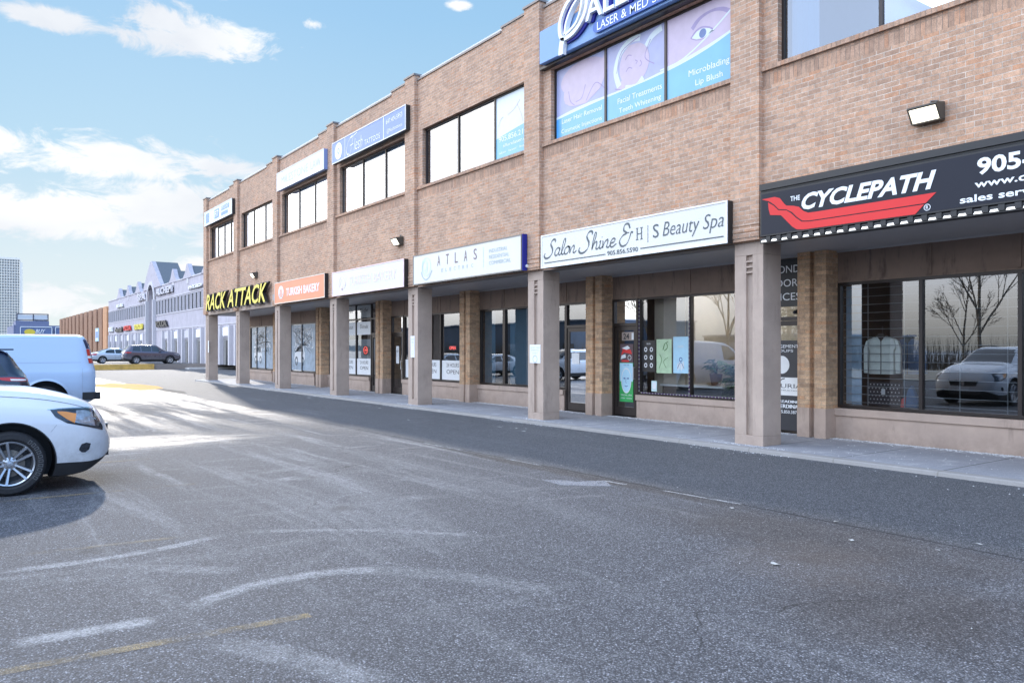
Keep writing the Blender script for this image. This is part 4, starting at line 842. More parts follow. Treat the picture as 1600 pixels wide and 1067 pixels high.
poster('poster', 'black service menu poster in the left corner of the salon window', 13.22, 1.14, .42, .72, BLACK, [(PXL, lambda F_, k_: [F_.text(k_, 'SALON', .15, .27, .62, .66, .002)] + [F_.disc(k_, .12 + .18 * i, .15 + .18 * j, .05, .055, .002, r0=.55, n=12) for i in range(2) for j in range(3)])])
poster('poster', 'pale green leaf poster between the black and blue posters in the salon window', 12.76, 1.12, .46, .76, PGRN, [
    (LEAF, lambda F_, k_: (F_.stroke(k_, [(.20, .52), (.26, .66), (.36, .70)], .03, .002, nib=(.3, .4)), F_.stroke(k_, [(.24, .50), (.34, .58), (.30, .68)], .02, .002), F_.stroke(k_, [(.08, .1), (.16, .3), (.1, .42)], .015, .002), F_.stroke(k_, [(.3, .12), (.22, .26), (.36, .36)], .012, .002)))])
poster('poster', 'light blue nail care poster beside the middle mullion of the salon window', 12.25, 1.13, .44, .80, PBLUE, [
    (PXL, lambda F_, k_: (F_.text(k_, 'nails', .14, .30, .56, .62, .002), [F_.disc(k_, .14 + .05 * i, .14 + .035 * (i % 2), .02, .09, .002) for i in range(4)])),
    (DKB, lambda F_, k_: (F_.disc(k_, .22, .30, .05, .05, .0026, r0=.6), F_.stroke(k_, [(.12, .1), (.22, .24), (.32, .1)], .012, .003)))])
poster('paper_notice', 'small pale card in the lower left corner of the salon window', 12.92, .70, .17, .24, plain('pale_mint', (.55, .70, .68), .5), [(PXL, lambda F_, k_: F_.rect(k_, .03, .14, .06, .20, .001))], cat='notice')
poster('paper_notice', 'white paper taped inside the glass door left of the twin brick piers', 15.72, 1.28, .30, .28, PXL, cat='notice', x=XI + .014)
# beaded light string round the salon window
ls = thing('light_string', 'purple and white bead light string round the salon window frame', 'light string', (XI - .02, 11.7, .65))
k = MB(); q = MB(); rnd = random.Random(2)
def beads(p0, p1):
    n_ = int((Vector(p1) - Vector(p0)).length / .045)
    q.tube(p0, p1, .006, n=5)
    for i in range(n_): 
        c_ = Vector(p0).lerp(Vector(p1), (i + .5) / n_); k.box(c_.x - .016, c_.x - .006, c_.y - .007, c_.y + .007, c_.z - .009, c_.z + .009, i % 2)
for a, b_ in (((XI - .012, 13.25, .68), (XI - .012, 13.25, 2.8)), ((XI - .012, 11.73, .68), (XI - .012, 11.73, 2.8)), ((XI - .012, 13.2, .66), (XI - .012, 10.0, .66))): beads(a, b_)
k.build('beads', [WHITE, plain('bead_purple', (.18, .06, .32), .4)], ls); q.build('wire', BLACK, ls)
# office door panels
F = Face(XI - .024, 9.95, 0)
o = thing('directory_sign', 'black second floor offices directory covering the door beside the nearest column', 'sign', (XI - .024, 9.9, .1))
MB().box(XI - .024, XI - .021, 8.92, 9.88, 2.46, 3.36).build('upper_panel', BLACK, o)
k = Words(); F.text(k, 'SECOND', .12, .94, 3.10, 3.24, w=.003); F.text(k, 'FLOOR', .20, .90, 2.84, 2.98, w=.003); F.text(k, 'OFFICES', .08, .96, 2.58, 2.72, w=.003)
F.text(k, 'MANAGEMENT', .18, .92, 1.68, 1.74, w=.003); F.text(k, 'GROUPS', .30, .80, 1.60, 1.65, w=.003); F.text(k, 'READING', .5, .96, .64, .69, w=.003); F.text(k, 'VERDINA', .45, .92, .54, .61, w=.003); F.text(k, '905.850.3879', .45, .92, .44, .50, w=.003)
k.build('lettering', SLIT, o)
MB().box(XI - .026, XI - .0215, 8.92, 9.88, .12, 1.82).build('lower_panel', plain('directory_panel', (.03, .03, .035), .4), o)
F = Face(XI - .027, 9.95, 0); k = MB(); F.rect(k, .07, 1.02, .78, 1.12, .0005); F.disc(k, .55, 1.36, .17, .17, .001); k.build('white_panel', WHITE, o)
k = MB(); F.text(k, 'ASTURIA', .15, .99, .92, 1.00, w=.003, off=-.004); F.stroke(k, [(.5, 1.03), (.55, 1.08), (.62, 1.1)], .02, .003); F.text(k, 'CONSTRUCTION', .3, .95, .865, .885, w=.003); k.build('panel_lettering', BLACK, o)
F = Face(XI - .027, 9.95, 0); k = Words(); F.text(k, 'READING', .5, .94, .64, .69, w=.001); F.text(k, 'VERDINA', .45, .90, .54, .61, w=.001); F.text(k, 'MANAGEMENT', .18, .92, 1.68, 1.74, w=.001); k.build('small_lettering', SLIT, o)
# security camera above that door
o = thing('security_camera', 'small dark dome camera on the transom of the office door', 'camera', (XI - .1, 9.05, 2.33)); k = MB(); k.tube((XI - .12, 9.05, 2.34), (XI - .02, 9.05, 2.36), .035, .045, 14); k.build('camera_body', BLACK, o)
k = MB(); k.tube((XI - .135, 9.05, 2.338), (XI - .12, 9.05, 2.34), .026, .03, 14); k.build('lens', plain('lens_glass', (.02, .02, .03), .05), o)
# bakery window cards
def card(label, y1, z0, w, h, lines, x=XI + .044):
    ht = h / (len(lines) + .9)
    def dr(F_, k_):
        for j, s_ in enumerate(lines): F_.text(k_, s_, w * .22, w * .78, h - (j + 1.25) * ht * 1.0 + .25 * ht, h - (j + 1.25) * ht + .85 * ht, .002)
    return poster('window_card', label, y1, z0, w, h, PXL, [(BLACK, dr)] if lines else [], cat='window card', x=x)
HL = '24 hours open card, '
card(HL + 'nearest one left of the piers', 22.36, .68, 1.35, .62, ('24 HOURS', 'OPEN')); card(HL + 'half behind the second notice column', 23.66, .68, 1.2, .62, ('24 HOURS', 'OPEN')); card(HL + 'next to the glass entrance door', 24.88, .68, 1.12, .62, ('24 HOURS', 'OPEN'))
card(HL + 'under the ekmek card', 28.96, .68, 1.3, .62, ('24 HOURS', 'OPEN')); card(HL + 'left of the ekmek window', 30.36, .68, 1.3, .62, ('24 HOURS', 'OPEN')); card(HL + 'farthest one beside the brick pier', 31.6, .68, 1.15, .62, ('24 HOURS', 'OPEN'))
card('white card reading ekmek across the top of the bakery glass', 28.96, 2.22, 1.3, .50, ('Ekmek',)); card('white transom card reading pide under the soffit', 28.96, 2.88, 1.3, .46, ('Pide',))
card('white card reading pogaca right of the far bakery pier', 31.6, 2.22, 1.15, .50, ('Pogaca',)); card('white transom card reading simit near the far bakery pier', 31.6, 2.88, 1.15, .46, ('Simit',)); card('white transom card reading borek between two other cards', 30.36, 2.88, 1.3, .46, ('Borek',)); card('white card reading lahmacun beside the ekmek card', 30.36, 2.22, 1.3, .5, ('Lahmacun',))
poster('window_card', 'tall narrow white notice on the glass bakery entrance door', 25.55, 1.15, .22, .62, PXL, [(BLACK, lambda F_, k_: F_.text(k_, 'PUSH', .04, .18, .4, .48, .002))], cat='window card', x=XI + .015)
poster('neon_sign', 'small red round open sign glowing behind the ekmek glass', 28.55, 1.45, .42, .34, BLACK, [(emit('neon_red', (1, .12, .10), 2.0), lambda F_, k_: (F_.disc(k_, .21, .17, .19, .14, .002, r0=.85), F_.text(k_, 'OPEN', .09, .33, .12, .22, .002, off=.01)))], x=XI + .12, cat='sign')
poster('neon_sign', 'small red lit sign in the window left of the nearest bakery pier', 22.1, 1.62, .5, .16, BLACK, [(MATS['neon_red'], lambda F_, k_: F_.text(k_, 'OPEN', .06, .44, .03, .13, .002, off=.01))], x=XI + .14, cat='sign')
# printed car graphics on the farthest shop windows
GFX = plain('graphic_grey', (.30, .38, .46), .4, var=.25, scale=4); GFX2 = plain('graphic_dark', (.10, .13, .16), .4, var=.4, scale=6)
def graphic(label, y1, w, seed):
    rnd = random.Random(seed)
    def wht(F_, k_):
        F_.poly(k_, [(.35, .55), (.5, .95), (.8, 1.15), (1.5, 1.15), (1.7, .8), (1.7, .5), (1.4, .35), (.5, .4)], .002)
        for _ in range(16): F_.stroke(k_, [(rnd.uniform(.3, w - .3), rnd.uniform(1.0, 2.0)) for _ in range(3)], rnd.uniform(.02, .07), .003)
    def dk(F_, k_):
        F_.disc(k_, .65, .42, .2, .22, .004, r0=.5); F_.disc(k_, 1.45, .42, .18, .20, .004, r0=.5); F_.poly(k_, [(.6, .85), (.75, 1.08), (1.4, 1.08), (1.5, .85)], .004); F_.disc(k_, w * .45, 1.62, .42, .26, .004, r0=.82)
        for _ in range(10): F_.stroke(k_, [(rnd.uniform(.3, w - .3), rnd.uniform(.6, 1.9)) for _ in range(3)], rnd.uniform(.02, .05), .004)
    return poster('window_graphic', label, y1, .70, w, 2.08, GFX, [(PXL, wht), (GFX2, dk)], cat='window graphic')
graphic('grey printed car picture filling the window left of the dark far door', 36.3, 3.0, 4); graphic('pale printed car picture in the farthest shop window', 42.3, 3.4, 9)

# ------------------------------------------------------------------ wall lamps, notices
def wall_lamp(y, z, label):
    o_ = thing('wall_lamp', label, 'wall lamp', (A, y, z), group='lit wall lamps on the brick front'); x = A
    k_ = MB(); w = .20; P_ = lambda a, b_, d: (x - a, y + d, z + b_)
    k_.prism([(0, -.12), (.03, -.14), (.03, .12), (.0, .12)], P_, -w * .9, w * .9)
    k_.prism([(.03, .11), (.24, .075), (.26, .05), (.25, .035), (.03, .06)], P_, -w, w)
    for s_ in (-1, 1): k_.prism([(.03, .06), (.25, .035), (.14, -.13), (.03, -.13)], P_, s_ * w, s_ * (w - .02))
    k_.prism([(.03, -.12), (.14, -.125), (.14, -.14), (.03, -.14)], P_, -w, w); k_.build('housing', plain('bronze_housing', (.09, .08, .065), .5, .2) if 'bronze_housing' not in MATS else MATS['bronze_housing'], o_)
    k_ = MB(); k_.prism([(.04, .058), (.238, .035), (.132, -.118), (.04, -.118)], P_, -w + .021, w - .021); k_.build('lens', MATS.get('lamp_glow') or emit('lamp_glow', (1, .93, .72), 2.2), o_)
    k_ = MB(); k_.tube((x - .01, y, z + .12), (x - .01, y, z + .17), .012); k_.tube((x - .01, y, z + .17), (x - .01, y - .1, z + .15), .008); k_.build('conduit', FRAME2, o_)
    return o_
wall_lamp(5.52, 4.85, 'lit wall lamp over the bicycle shop sign, the nearest one'); wall_lamp(21.1, 4.86, 'lit wall lamp between the electric company sign and the white bakery sign'); wall_lamp(34.7, 4.9, 'lit wall lamp above the yellow channel letters')
def notice(y1, z0, w, h, label):
    return poster('parking_notice', label, y1, z0, w, h, PXL, [(SPALE, lambda F_, k_: (F_.text(k_, 'SHORT TERM', .03, w - .03, h * .80, h * .88, .001), F_.text(k_, 'PARKING', .05, w - .05, h * .66, h * .75, .001), F_.text(k_, 'ONLY', .10, w - .10, h * .50, h * .60, .001), F_.disc(k_, w / 2, h * .22, w * .22, w * .22, .001, r0=.8)))], x=A - .002, cat='notice')
notice(14.17 + .50, 1.34, .40, .42, 'white parking notice on the column left of the salon, larger one'); notice(20.05 + .42, 1.42, .24, .62, 'tall narrow white notice on the column below the electric company sign')
notice(25.9 + 6.9 + 9.9 , 1.5, .2, .6, 'slim white notice on the farthest corner column')

# salt and crumbs: loose grains nobody could count
k = MB(); rnd = random.Random(11)
def grain(x, y, z, r_):
    a = rnd.uniform(0, 6.28); c_, s_ = math.cos(a) * r_, math.sin(a) * r_
    k.add([(x + c_, y + s_, z), (x - s_, y + c_, z), (x - c_, y - s_, z), (x + s_, y - c_, z), (x, y, z + r_ * .7)], [(0, 1, 4), (1, 2, 4), (2, 3, 4), (3, 0, 4)])
for _ in range(5200):
    y = rnd.uniform(-2, 42.5) if rnd.random() < .5 else rnd.uniform(-1, 22); xx = XI - .07 - abs(rnd.gauss(0, .10)); grain(xx, y, .07, rnd.uniform(.006, .018))
for y in YR[:8]:
    for _ in range(130): grain(A - .03 - abs(rnd.gauss(0, .10)), y + rnd.uniform(-.5, 1.0), .062, rnd.uniform(.004, .012))
    for _ in range(80): grain(10.5 - abs(rnd.gauss(0, .09)), y + rnd.uniform(-.8, 1.4), .001, rnd.uniform(.004, .012))
for _ in range(900): grain(rnd.uniform(10.6, 12.9), rnd.uniform(-1, 42), .068, rnd.uniform(.004, .012))
for _ in range(150): grain(10.5 - abs(rnd.gauss(0, .5)), rnd.uniform(-1, 42), .001, rnd.uniform(.004, .012))
for _ in range(60): grain(rnd.uniform(3.5, 8), rnd.uniform(1.5, 12), .001, rnd.uniform(.003, .007))
tag(k.build('salt_grains', plain('road_salt', (.62, .62, .62), .7, var=.1)), 'loose white salt grains scattered along the shop fronts', 'salt', kind='stuff')
k = MB()
for x, y, r_ in [(5.16, 3.81, .035), (9.6, 13.4, .06), (9.4, 12.9, .05), (9.5, 13.9, .07), (8.7, 16.5, .04), (6.34, 3.9, .02), (6.9, 4.4, .025), (6.6, 3.3, .02), (10.2, 7.9, .025), (9.9, 26, .08), (9.8, 20.3, .06), (7.1, 3.2, .03), (6.6, 5.4, .03)]:
    n_ = 7; pts = [(x + r_ * rnd.uniform(.4, 1) * math.cos(6.28 * i / n_), y + r_ * 1.6 * rnd.uniform(.4, 1) * math.sin(6.28 * i / n_), .006 + rnd.uniform(0, .012)) for i in range(n_)]
    k.add(pts + [(x, y, .015)], [(i, (i + 1) % n_, n_) for i in range(n_)])
tag(k.build('litter', plain('paper_litter', (.42, .42, .40), .8, var=.2)), 'scraps of pale litter and dry leaves on the asphalt', 'litter', kind='stuff')
#PART2
# ------------------------------------------------------------------ raised lot and its kerb
UZ = .40
g = MB(); g.box(-70, 300, 71.3, 900, -.2, UZ); tag(g.build('upper_lot', ASPH), kind='structure')
g = MB(); g.box(-70, 80, 71.0, 71.3, 0, UZ + .04); tag(g.build('kerb', stucco('kerb_concrete', (.27, .235, .21))), kind='structure')
g = MB(); g.box(-30, 13.75, 70.9, 70.997, 0.001, UZ + .045); g.box(-30, 13.75, 70.997, 71.28, UZ + .0405, UZ + .045); tag(g.build('kerb_paint', plain('kerb_yellow', (.60, .37, .09), .6, var=.25, scale=2)), kind='structure')
g = MB(); g.box(16.2, 60, 69.6, 71.0, 0, .12); tag(g.build('verge', plain('snowy_verge', (.55, .53, .50), .8, var=.2, scale=2)), kind='structure')

# ------------------------------------------------------------------ vehicles
def interp(xs, ys, q):
    """monotone cubic through (xs, ys)"""
    xs = np.array(xs, float); ys = np.array(ys, float); h = np.diff(xs); d = np.diff(ys) / h; m = np.zeros_like(ys)
    m[0], m[-1] = d[0], d[-1]
    for i in range(1, len(xs) - 1): m[i] = 0 if d[i - 1] * d[i] <= 0 else 3 * (h[i - 1] + h[i]) / ((2 * h[i] + h[i - 1]) / d[i - 1] + (h[i] + 2 * h[i - 1]) / d[i])
    q = np.clip(q, xs[0], xs[-1]); i = np.clip(np.searchsorted(xs, q, side='right') - 1, 0, len(xs) - 2); t = (q - xs[i]) / h[i]
    return (1 + 2 * t) * (1 - t) ** 2 * ys[i] + t * (1 - t) ** 2 * h[i] * m[i] + t * t * (3 - 2 * t) * ys[i + 1] + t * t * (t - 1) * h[i] * m[i + 1]
class Car:
    """stations: u (back from the nose), z0 bottom, zs skirt, zb belt, zt top, w half width, wt half width of roof or bonnet"""
    def __init__(s, st): s.st = np.array(st, float); s.u = s.st[:, 0]
    def sec(s, u):
        z0, zs, zb, zt, w, wt = (float(interp(s.u, s.st[:, i], u)) for i in range(1, 7))
        zm = zs + .42 * (zb - zs); dr = min(.10, .45 * (zt - zb))
        return [(0, z0), (.80 * w, z0), (.955 * w, z0 + .03), (.985 * w, zs), (w, zm), (.992 * w, zb - .28 * (zb - zm)), (.955 * w, zb), ((.955 * w * .35 + wt * .65), zb + .62 * (zt - dr - zb)), (wt, zt - dr), (wt * .86, zt - dr * .35), (wt * .5, zt - dr * .06), (0, zt)]
    def side(s, u, z):
        p = s.sec(u)
        for (y0, z0), (y1, z1) in zip(p[1:-1], p[2:]):
            if z0 <= z <= z1 and z1 > z0: t = (z - z0) / (z1 - z0); return y0 + (y1 - y0) * t
        return p[8][0]
    def patch(s, mb, top, bot, n=24, m=8, sgn=-1, off=.004, mi=0):
        """side patch between two (u,z) lines"""
        ta, ba = np.array(top, float), np.array(bot, float)
        def line(a, t):
            q = t * (len(a) - 1); i = min(int(q), len(a) - 2); return a[i] + (a[i + 1] - a[i]) * (q - i)
        v = []
        for i in range(n + 1):
            a, b = line(ta, i / n), line(ba, i / n)
            for j in range(m + 1): q = a + (b - a) * j / m; v.append((-q[0], sgn * (s.side(q[0], q[1]) + off), q[1]))
        mb.add(v, [(i * (m + 1) + j, i * (m + 1) + j + 1, (i + 1) * (m + 1) + j + 1, (i + 1) * (m + 1) + j) for i in range(n) for j in range(m)], mi)
    def top(s, mb, ua, ub, f=.93, n=14, m=10, off=.006, mi=0):
        v = []
        for i in range(n + 1):
            u = ua + (ub - ua) * i / n; p = s.sec(u); e = .004; q = s.sec(min(u + .01, s.u[-1])); sl = (q[-1][1] - p[-1][1]) / .01; nn = Vector((sl, 0, 1)).normalized()
            for j in range(-m, m + 1):
                t = j / m * f * p[8][0]; ys = [p[11][0], p[10][0], p[9][0], p[8][0]]; zs = [p[11][1], p[10][1], p[9][1], p[8][1]]
                z = float(np.interp(abs(t), ys, zs)); v.append((-u + nn.x * off, t, z + nn.z * off))
        k = 2 * m + 1; mb.add(v, [(i * k + j, i * k + j + 1, (i + 1) * k + j + 1, (i + 1) * k + j) for i in range(n) for j in range(k - 1)], mi)
    def body(s, root, paint_m, trim, wells, step=.05, skirt=True, name='body'):
        us = list(np.arange(s.u[0], s.u[-1], step)) + [s.u[-1]]; v, f, mt = [], [], []
        rows = []
        for u in us:
            p = s.sec(u); P = [Vector((y, z)) for y, z in p]; out = []
            for i in range(len(P) - 1):
                a = P[max(i - 1, 0)]; b = P[i]; c = P[i + 1]; d = P[min(i + 2, len(P) - 1)]
                if i <= 2: out += [b, b.lerp(c, .5)]; continue
                for k in range(3):
                    t = k / 3; out.append(.5 * ((2 * b) + (c - a) * t * .9 + (-.0) * b) if False else b.lerp(c, t) + ((c - a) * .5 * .35 * (t * (1 - t) ** 2) - (d - b) * .5 * .35 * (t * t * (1 - t))) - (c - b) * .35 * (t * (1 - t) ** 2 - t * t * (1 - t)))
            out.append(P[-1]); ring = [(-u, -q.x, q.y) for q in out] + [(-u, q.x, q.y) for q in out[-2:0:-1]]; rows.append(ring)
        n = len(rows[0]); 
        for r_ in rows: v += r_
        for i in range(len(rows) - 1):
            for j in range(n): f.append((i * n + j, i * n + (j + 1) % n, (i + 1) * n + (j + 1) % n, (i + 1) * n + j))
        f.append(tuple(range(n))); f.append(tuple(range((len(rows) - 1) * n, len(rows) * n))[::-1])
        me = bpy.data.meshes.new(name); me.from_pydata(v, [], f); me.materials.append(paint_m); me.materials.append(trim)
        bm = bmesh.new(); bm.from_mesh(me); bmesh.ops.recalc_face_normals(bm, faces=bm.faces); bm.to_mesh(me); bm.free()
        o = bpy.data.objects.new(name, me); COL.objects.link(o)
        cut = MB()
        for (uw, zw, rw) in wells:
            for sg in (-1, 1): cut.tube((-uw, sg * 1.3, zw), (-uw, sg * .50, zw), rw, n=56)
        co = cut.build('cut', BLACK); md = o.modifiers.new('b', 'BOOLEAN'); md.operation = 'DIFFERENCE'; md.solver = 'EXACT'; md.object = co; md.use_self = True
        dg = bpy.context.evaluated_depsgraph_get(); nm = bpy.data.meshes.new_from_object(o.evaluated_get(dg)); o.modifiers.clear(); o.data = nm; bpy.data.objects.remove(co)
        while len(nm.materials) > 2: nm.materials.pop()
        if len(nm.materials) < 2: nm.materials.append(trim)
        for p in nm.polygons:
            c = p.center; p.material_index = 0; us_ = -c.x
            zs = float(interp(s.u, s.st[:, 2], us_))
            if skirt and c.z < zs - .002: p.material_index = 1
            for (uw, zw, rw) in wells:
                r_ = math.hypot(us_ - uw, c.z - zw)
                if r_ < rw * 1.004 and abs(c.y) < s.side(us_, max(c.z, .25)) - .012: p.material_index = 1
        nm.polygons.foreach_set('use_smooth', [True] * len(nm.polygons)); nm.set_sharp_from_angle(angle=rad(32)); nm.name = name
        o.name = name; o.parent = root; return o
def lathe(mb, prof, c, axis=1, n=48, mi=0):
    """prof (r, t) turned about the Y axis at c"""
    v = []
    for r_, t in prof:
        for i in range(n): a = 2 * math.pi * i / n; v.append((c[0] + r_ * math.cos(a), c[1] + t, c[2] + r_ * math.sin(a)))
    mb.add(v, [(i * n + j, i * n + (j + 1) % n, (i + 1) * n + (j + 1) % n, (i + 1) * n + j) for i in range(len(prof) - 1) for j in range(n)], mi)
RUB = plain('tyre_rubber', (.022, .022, .024), .75, var=.25, scale=30, bump=.3, bscale=80); ALU = plain('alloy', (.55, .56, .58), .28, .85, var=.04); RDARK = plain('rim_dark', (.03, .03, .032), .45, .3, var=.2); DISC = plain('brake_disc', (.22, .19, .16), .5, .6, var=.3, scale=20); CHROME = plain('chrome', (.7, .7, .72), .12, 1, var=0)
def wheel(root, u, r, side, y, rim=.25, spokes=5, wd=.24, detail=True, n=48, cap=ALU):
    sg = side; c = (-u, y, r); t = MB(); rt = r
    pr = [(rim, .01), (rim + .012, .0), (rim + .03, -.012), (rt - .035, -.010), (rt - .010, .012), (rt, .045), (rt, wd - .045), (rt - .01, wd - .012), (rim + .03, wd), (rim, wd)]
    lathe(t, [(a, -sg * -1 * b * -1 * -1 if False else -sg * b) for a, b in pr], c, n=n)
    if detail:
        for i in range(64):      # tread blocks on the shoulder
            a = 2 * math.pi * i / 64; p = Vector((c[0] + math.cos(a) * (rt - .002), c[1] - sg * .045, c[2] + math.sin(a) * (rt - .002))); d = Vector((math.cos(a), 0, math.sin(a))); e = Vector((-math.sin(a), 0, math.cos(a)))
            q = [p + e * x_ + Vector((0, -sg * y_, 0)) for x_, y_ in ((-.010, -.034), (.010, -.034), (.012, .02), (-.008, .02))]
            t.add([w_ - d * .010 for w_ in q[:2]] + [w_ + d * .004 for w_ in q[2:]] + [w_ - d * .02 for w_ in q], [(0, 1, 2, 3), (0, 4, 5, 1), (1, 5, 6, 2), (2, 6, 7, 3), (3, 7, 4, 0)])
        for i in range(10):      # raised outline letters on the side wall
            a = math.radians(50 - i * 9.5); rr = (rim + rt) / 2 - .005
            for dr, da in ((.020, 0), (-.020, 0), (0, .045), (0, -.045)):
                aa = a + da; p = Vector((c[0] + math.cos(aa) * (rr + dr), c[1] + sg * .013, c[2] + math.sin(aa) * (rr + dr))); d = Vector((math.cos(a), 0, math.sin(a))); e = Vector((-math.sin(a), 0, math.cos(a)))
                hx, hy = (.016, .0022) if dr else (.0022, .02)
                t.add([p + e * sx * hx + d * sy * hy for sx, sy in ((-1, -1), (1, -1), (1, 1), (-1, 1))], [(0, 1, 2, 3)], 1)
    w = t.build('wheel', [RUB, plain('tyre_letter', (.16, .16, .16), .6) if 'tyre_letter' not in MATS else MATS['tyre_letter']], root, smooth=35)
    k = MB(); lathe(k, [(rim, -sg * .0), (rim - .006, sg * .006), (rim - .020, sg * .0), (rim - .026, -sg * .03), (rim - .045, -sg * .12)], c, n=n)
    def arm(a0, a1, r0, r1, w0, w1, d0, d1):
        p0 = Vector((c[0] + math.cos(a0) * r0, 0, c[2] + math.sin(a0) * r0)); p1 = Vector((c[0] + math.cos(a1) * r1, 0, c[2] + math.sin(a1) * r1)); e = (p1 - p0).normalized(); nn = Vector((-e.z, 0, e.x))
        vs = []
        for p, w_, d in ((p0, w0, d0), (p1, w1, d1)):
            for s_, dd in ((-1, 0), (-.6, .012), (.6, .012), (1, 0), (1, -.04), (-1, -.04)): q = p + nn * s_ * w_ / 2; vs.append((q.x, c[1] + sg * (d + dd), q.z))
        k.add(vs, [(i, (i + 1) % 6, 6 + (i + 1) % 6, 6 + i) for i in range(6)] + [tuple(range(6))[::-1], tuple(range(6, 12))])
    for i in range(spokes):
        a = math.pi / 2 + 2 * math.pi * i / spokes + (.30 if detail else 0)
        if detail:
            for s_ in (-1, 1): arm(a + s_ * .34, a + s_ * .20, .055, rim - .010, .030, .040, -.028, -.004)
        else: arm(a, a, .04, rim - .008, .055, .075, -.025, -.004)
    lathe(k, [(0, sg * -.006), (.030, sg * -.008), (.036, -sg * .016), (.075, -sg * .024), (.082, -sg * .05)], c, n=24)
    o = k.build('rim', cap, w, smooth=35); o.parent = w; 
    k = MB(); lathe(k, [(rim - .03, -sg * .10), (.0, -sg * .10)], c, n=n, mi=0); lathe(k, [(.155, -sg * .07), (.155, -sg * .078), (.06, -sg * .07)], c, n=32, mi=1)
    if detail:
        for i in range(5): a = 2 * math.pi * i / 5 + .3; k.tube((c[0] + math.cos(a) * .052, c[1] - sg * .02, c[2] + math.sin(a) * .052), (c[0] + math.cos(a) * .052, c[1] - sg * .004, c[2] + math.sin(a) * .052), .010, n=6, mi=1)
    k.build('brake', [RDARK, DISC], w, smooth=35)
    return w
CARGL = plain('car_glass', (.012, .016, .02), .03, 0, var=0, spec=.9); PLATE = plain('number_plate', (.65, .68, .72), .4, var=.05)
LAMPR = plain('tail_lamp_red', (.50, .02, .015), .12, var=.05, spec=.8); LAMPA = plain('indicator_amber', (.75, .26, .03), .15, var=.1, spec=.8); LAMPC = plain('lamp_clear', (.30, .33, .37), .06, .3, var=.35, scale=18, spec=.9); LAMPD = plain('lamp_dark', (.03, .035, .045), .05, .2, var=.4, scale=25, spec=.9)
def carpaint(name, col, metal=0, rough=.22):
    m, t, b = bsdf(name); tcn = t.nodes.new('ShaderNodeTexCoord'); P = tcn.outputs['Object']; s = t.nodes.new('ShaderNodeSeparateXYZ'); t.links.new(P, s.inputs[0])
    lowz = M_('SUBTRACT', 1.0, SSTEP(t, M_('ADD', s.outputs[2], M_('MULTIPLY', NOISE(t, P, 2.2, 6, .7), .5, t), t), .55, 1.15), t)
    f = M_('MULTIPLY', lowz, RAMP(t, NOISE(t, P, 9, 6, .75), [(.3, .15), (.7, .6)]), t)
    t.links.new(MIX(t, f, col, (.30, .28, .25)), b.inputs['Base Color']); b.inputs['Metallic'].default_value = metal
    t.links.new(M_('ADD', M_('MULTIPLY', f, .5, t), rough, t), b.inputs['Roughness'])
    t.links.new(M_('SUBTRACT', 1.0, f, t), b.inputs['Coat Weight']); b.inputs['Coat Roughness'].default_value = .05
    return m
PWH = carpaint('white_car_paint', (.72, .74, .77)); PVAN = carpaint('van_shaded_white_paint', (.46, .58, .74), rough=.35); PDK = carpaint('dark_blue_paint', (.012, .018, .04)); PGR = carpaint('grey_purple_paint', (.085, .08, .11), .4); PSIL = carpaint('silver_blue_paint', (.52, .58, .64), .2)  # blue of the van's shaded side is put into its white paint

def windows(c, root, segs, ws=None, rw=None):
    """side panes per (u0,u1) list; zlo/zhi from the belt and roof rail"""
    for (u0, u1, s0, s1) in segs:
        for sgn in (-1, 1):
            k_ = MB(); n_ = 10; tp, bt = [], []
            for i in range(n_ + 1):
                t = i / n_; ub = u0 + (u1 - u0) * t; ut = (u0 + s0) + (u1 + s1 - u0 - s0) * t
                zb = float(interp(c.u, c.st[:, 3], ub)) + .015; p = c.sec(ut); tp.append((ut, p[8][1] - .035)); bt.append((ub, zb))
            c.patch(k_, tp, bt, n=16, m=5, sgn=sgn, off=.005); k_.build('side_window', CARGL, root, smooth=40)
    if ws: k_ = MB(); c.top(k_, *ws); k_.build('windscreen', CARGL, root, smooth=40)
    if rw: k_ = MB(); c.top(k_, *rw); k_.build('rear_window', CARGL, root, smooth=40)
def mirror(c, root, u, z, m):
    for sgn in (-1, 1):
        y = c.side(u, z); k_ = MB(); k_.prism([(0, -.07), (.10, -.08), (.14, 0), (.10, .07), (0, .08)], lambda a, b, d: (-u + .02 - a, sgn * (y + .03 + d), z + .02 + b), 0, .19); k_.tube((-u, sgn * (y - .03), z - .03), (-u - .04, sgn * (y + .06), z), .03, n=8)
        k_.build('mirror', m, root, bevel=.015, smooth=50)
def seams(c, root, us, z0, m=BLACK, lines=()):
    for u in us:
        k_ = MB()
        for sgn in (-1, 1):
            zt = c.sec(u)[6][1] - .01; c.patch(k_, [(u, zt), (u + .006, zt)], [(u, z0), (u + .006, z0)], n=1, m=14, sgn=sgn, off=.002)
        k_.build('door_seam', m, root)
    for (ua, za, ub, zb_) in lines:
        k_ = MB()
        for sgn in (-1, 1): c.patch(k_, [(ua, za), (ub, zb_)], [(ua, za - .007), (ub, zb_ - .007)], n=24, m=1, sgn=sgn, off=.002)
        k_.build('body_line', m, root)

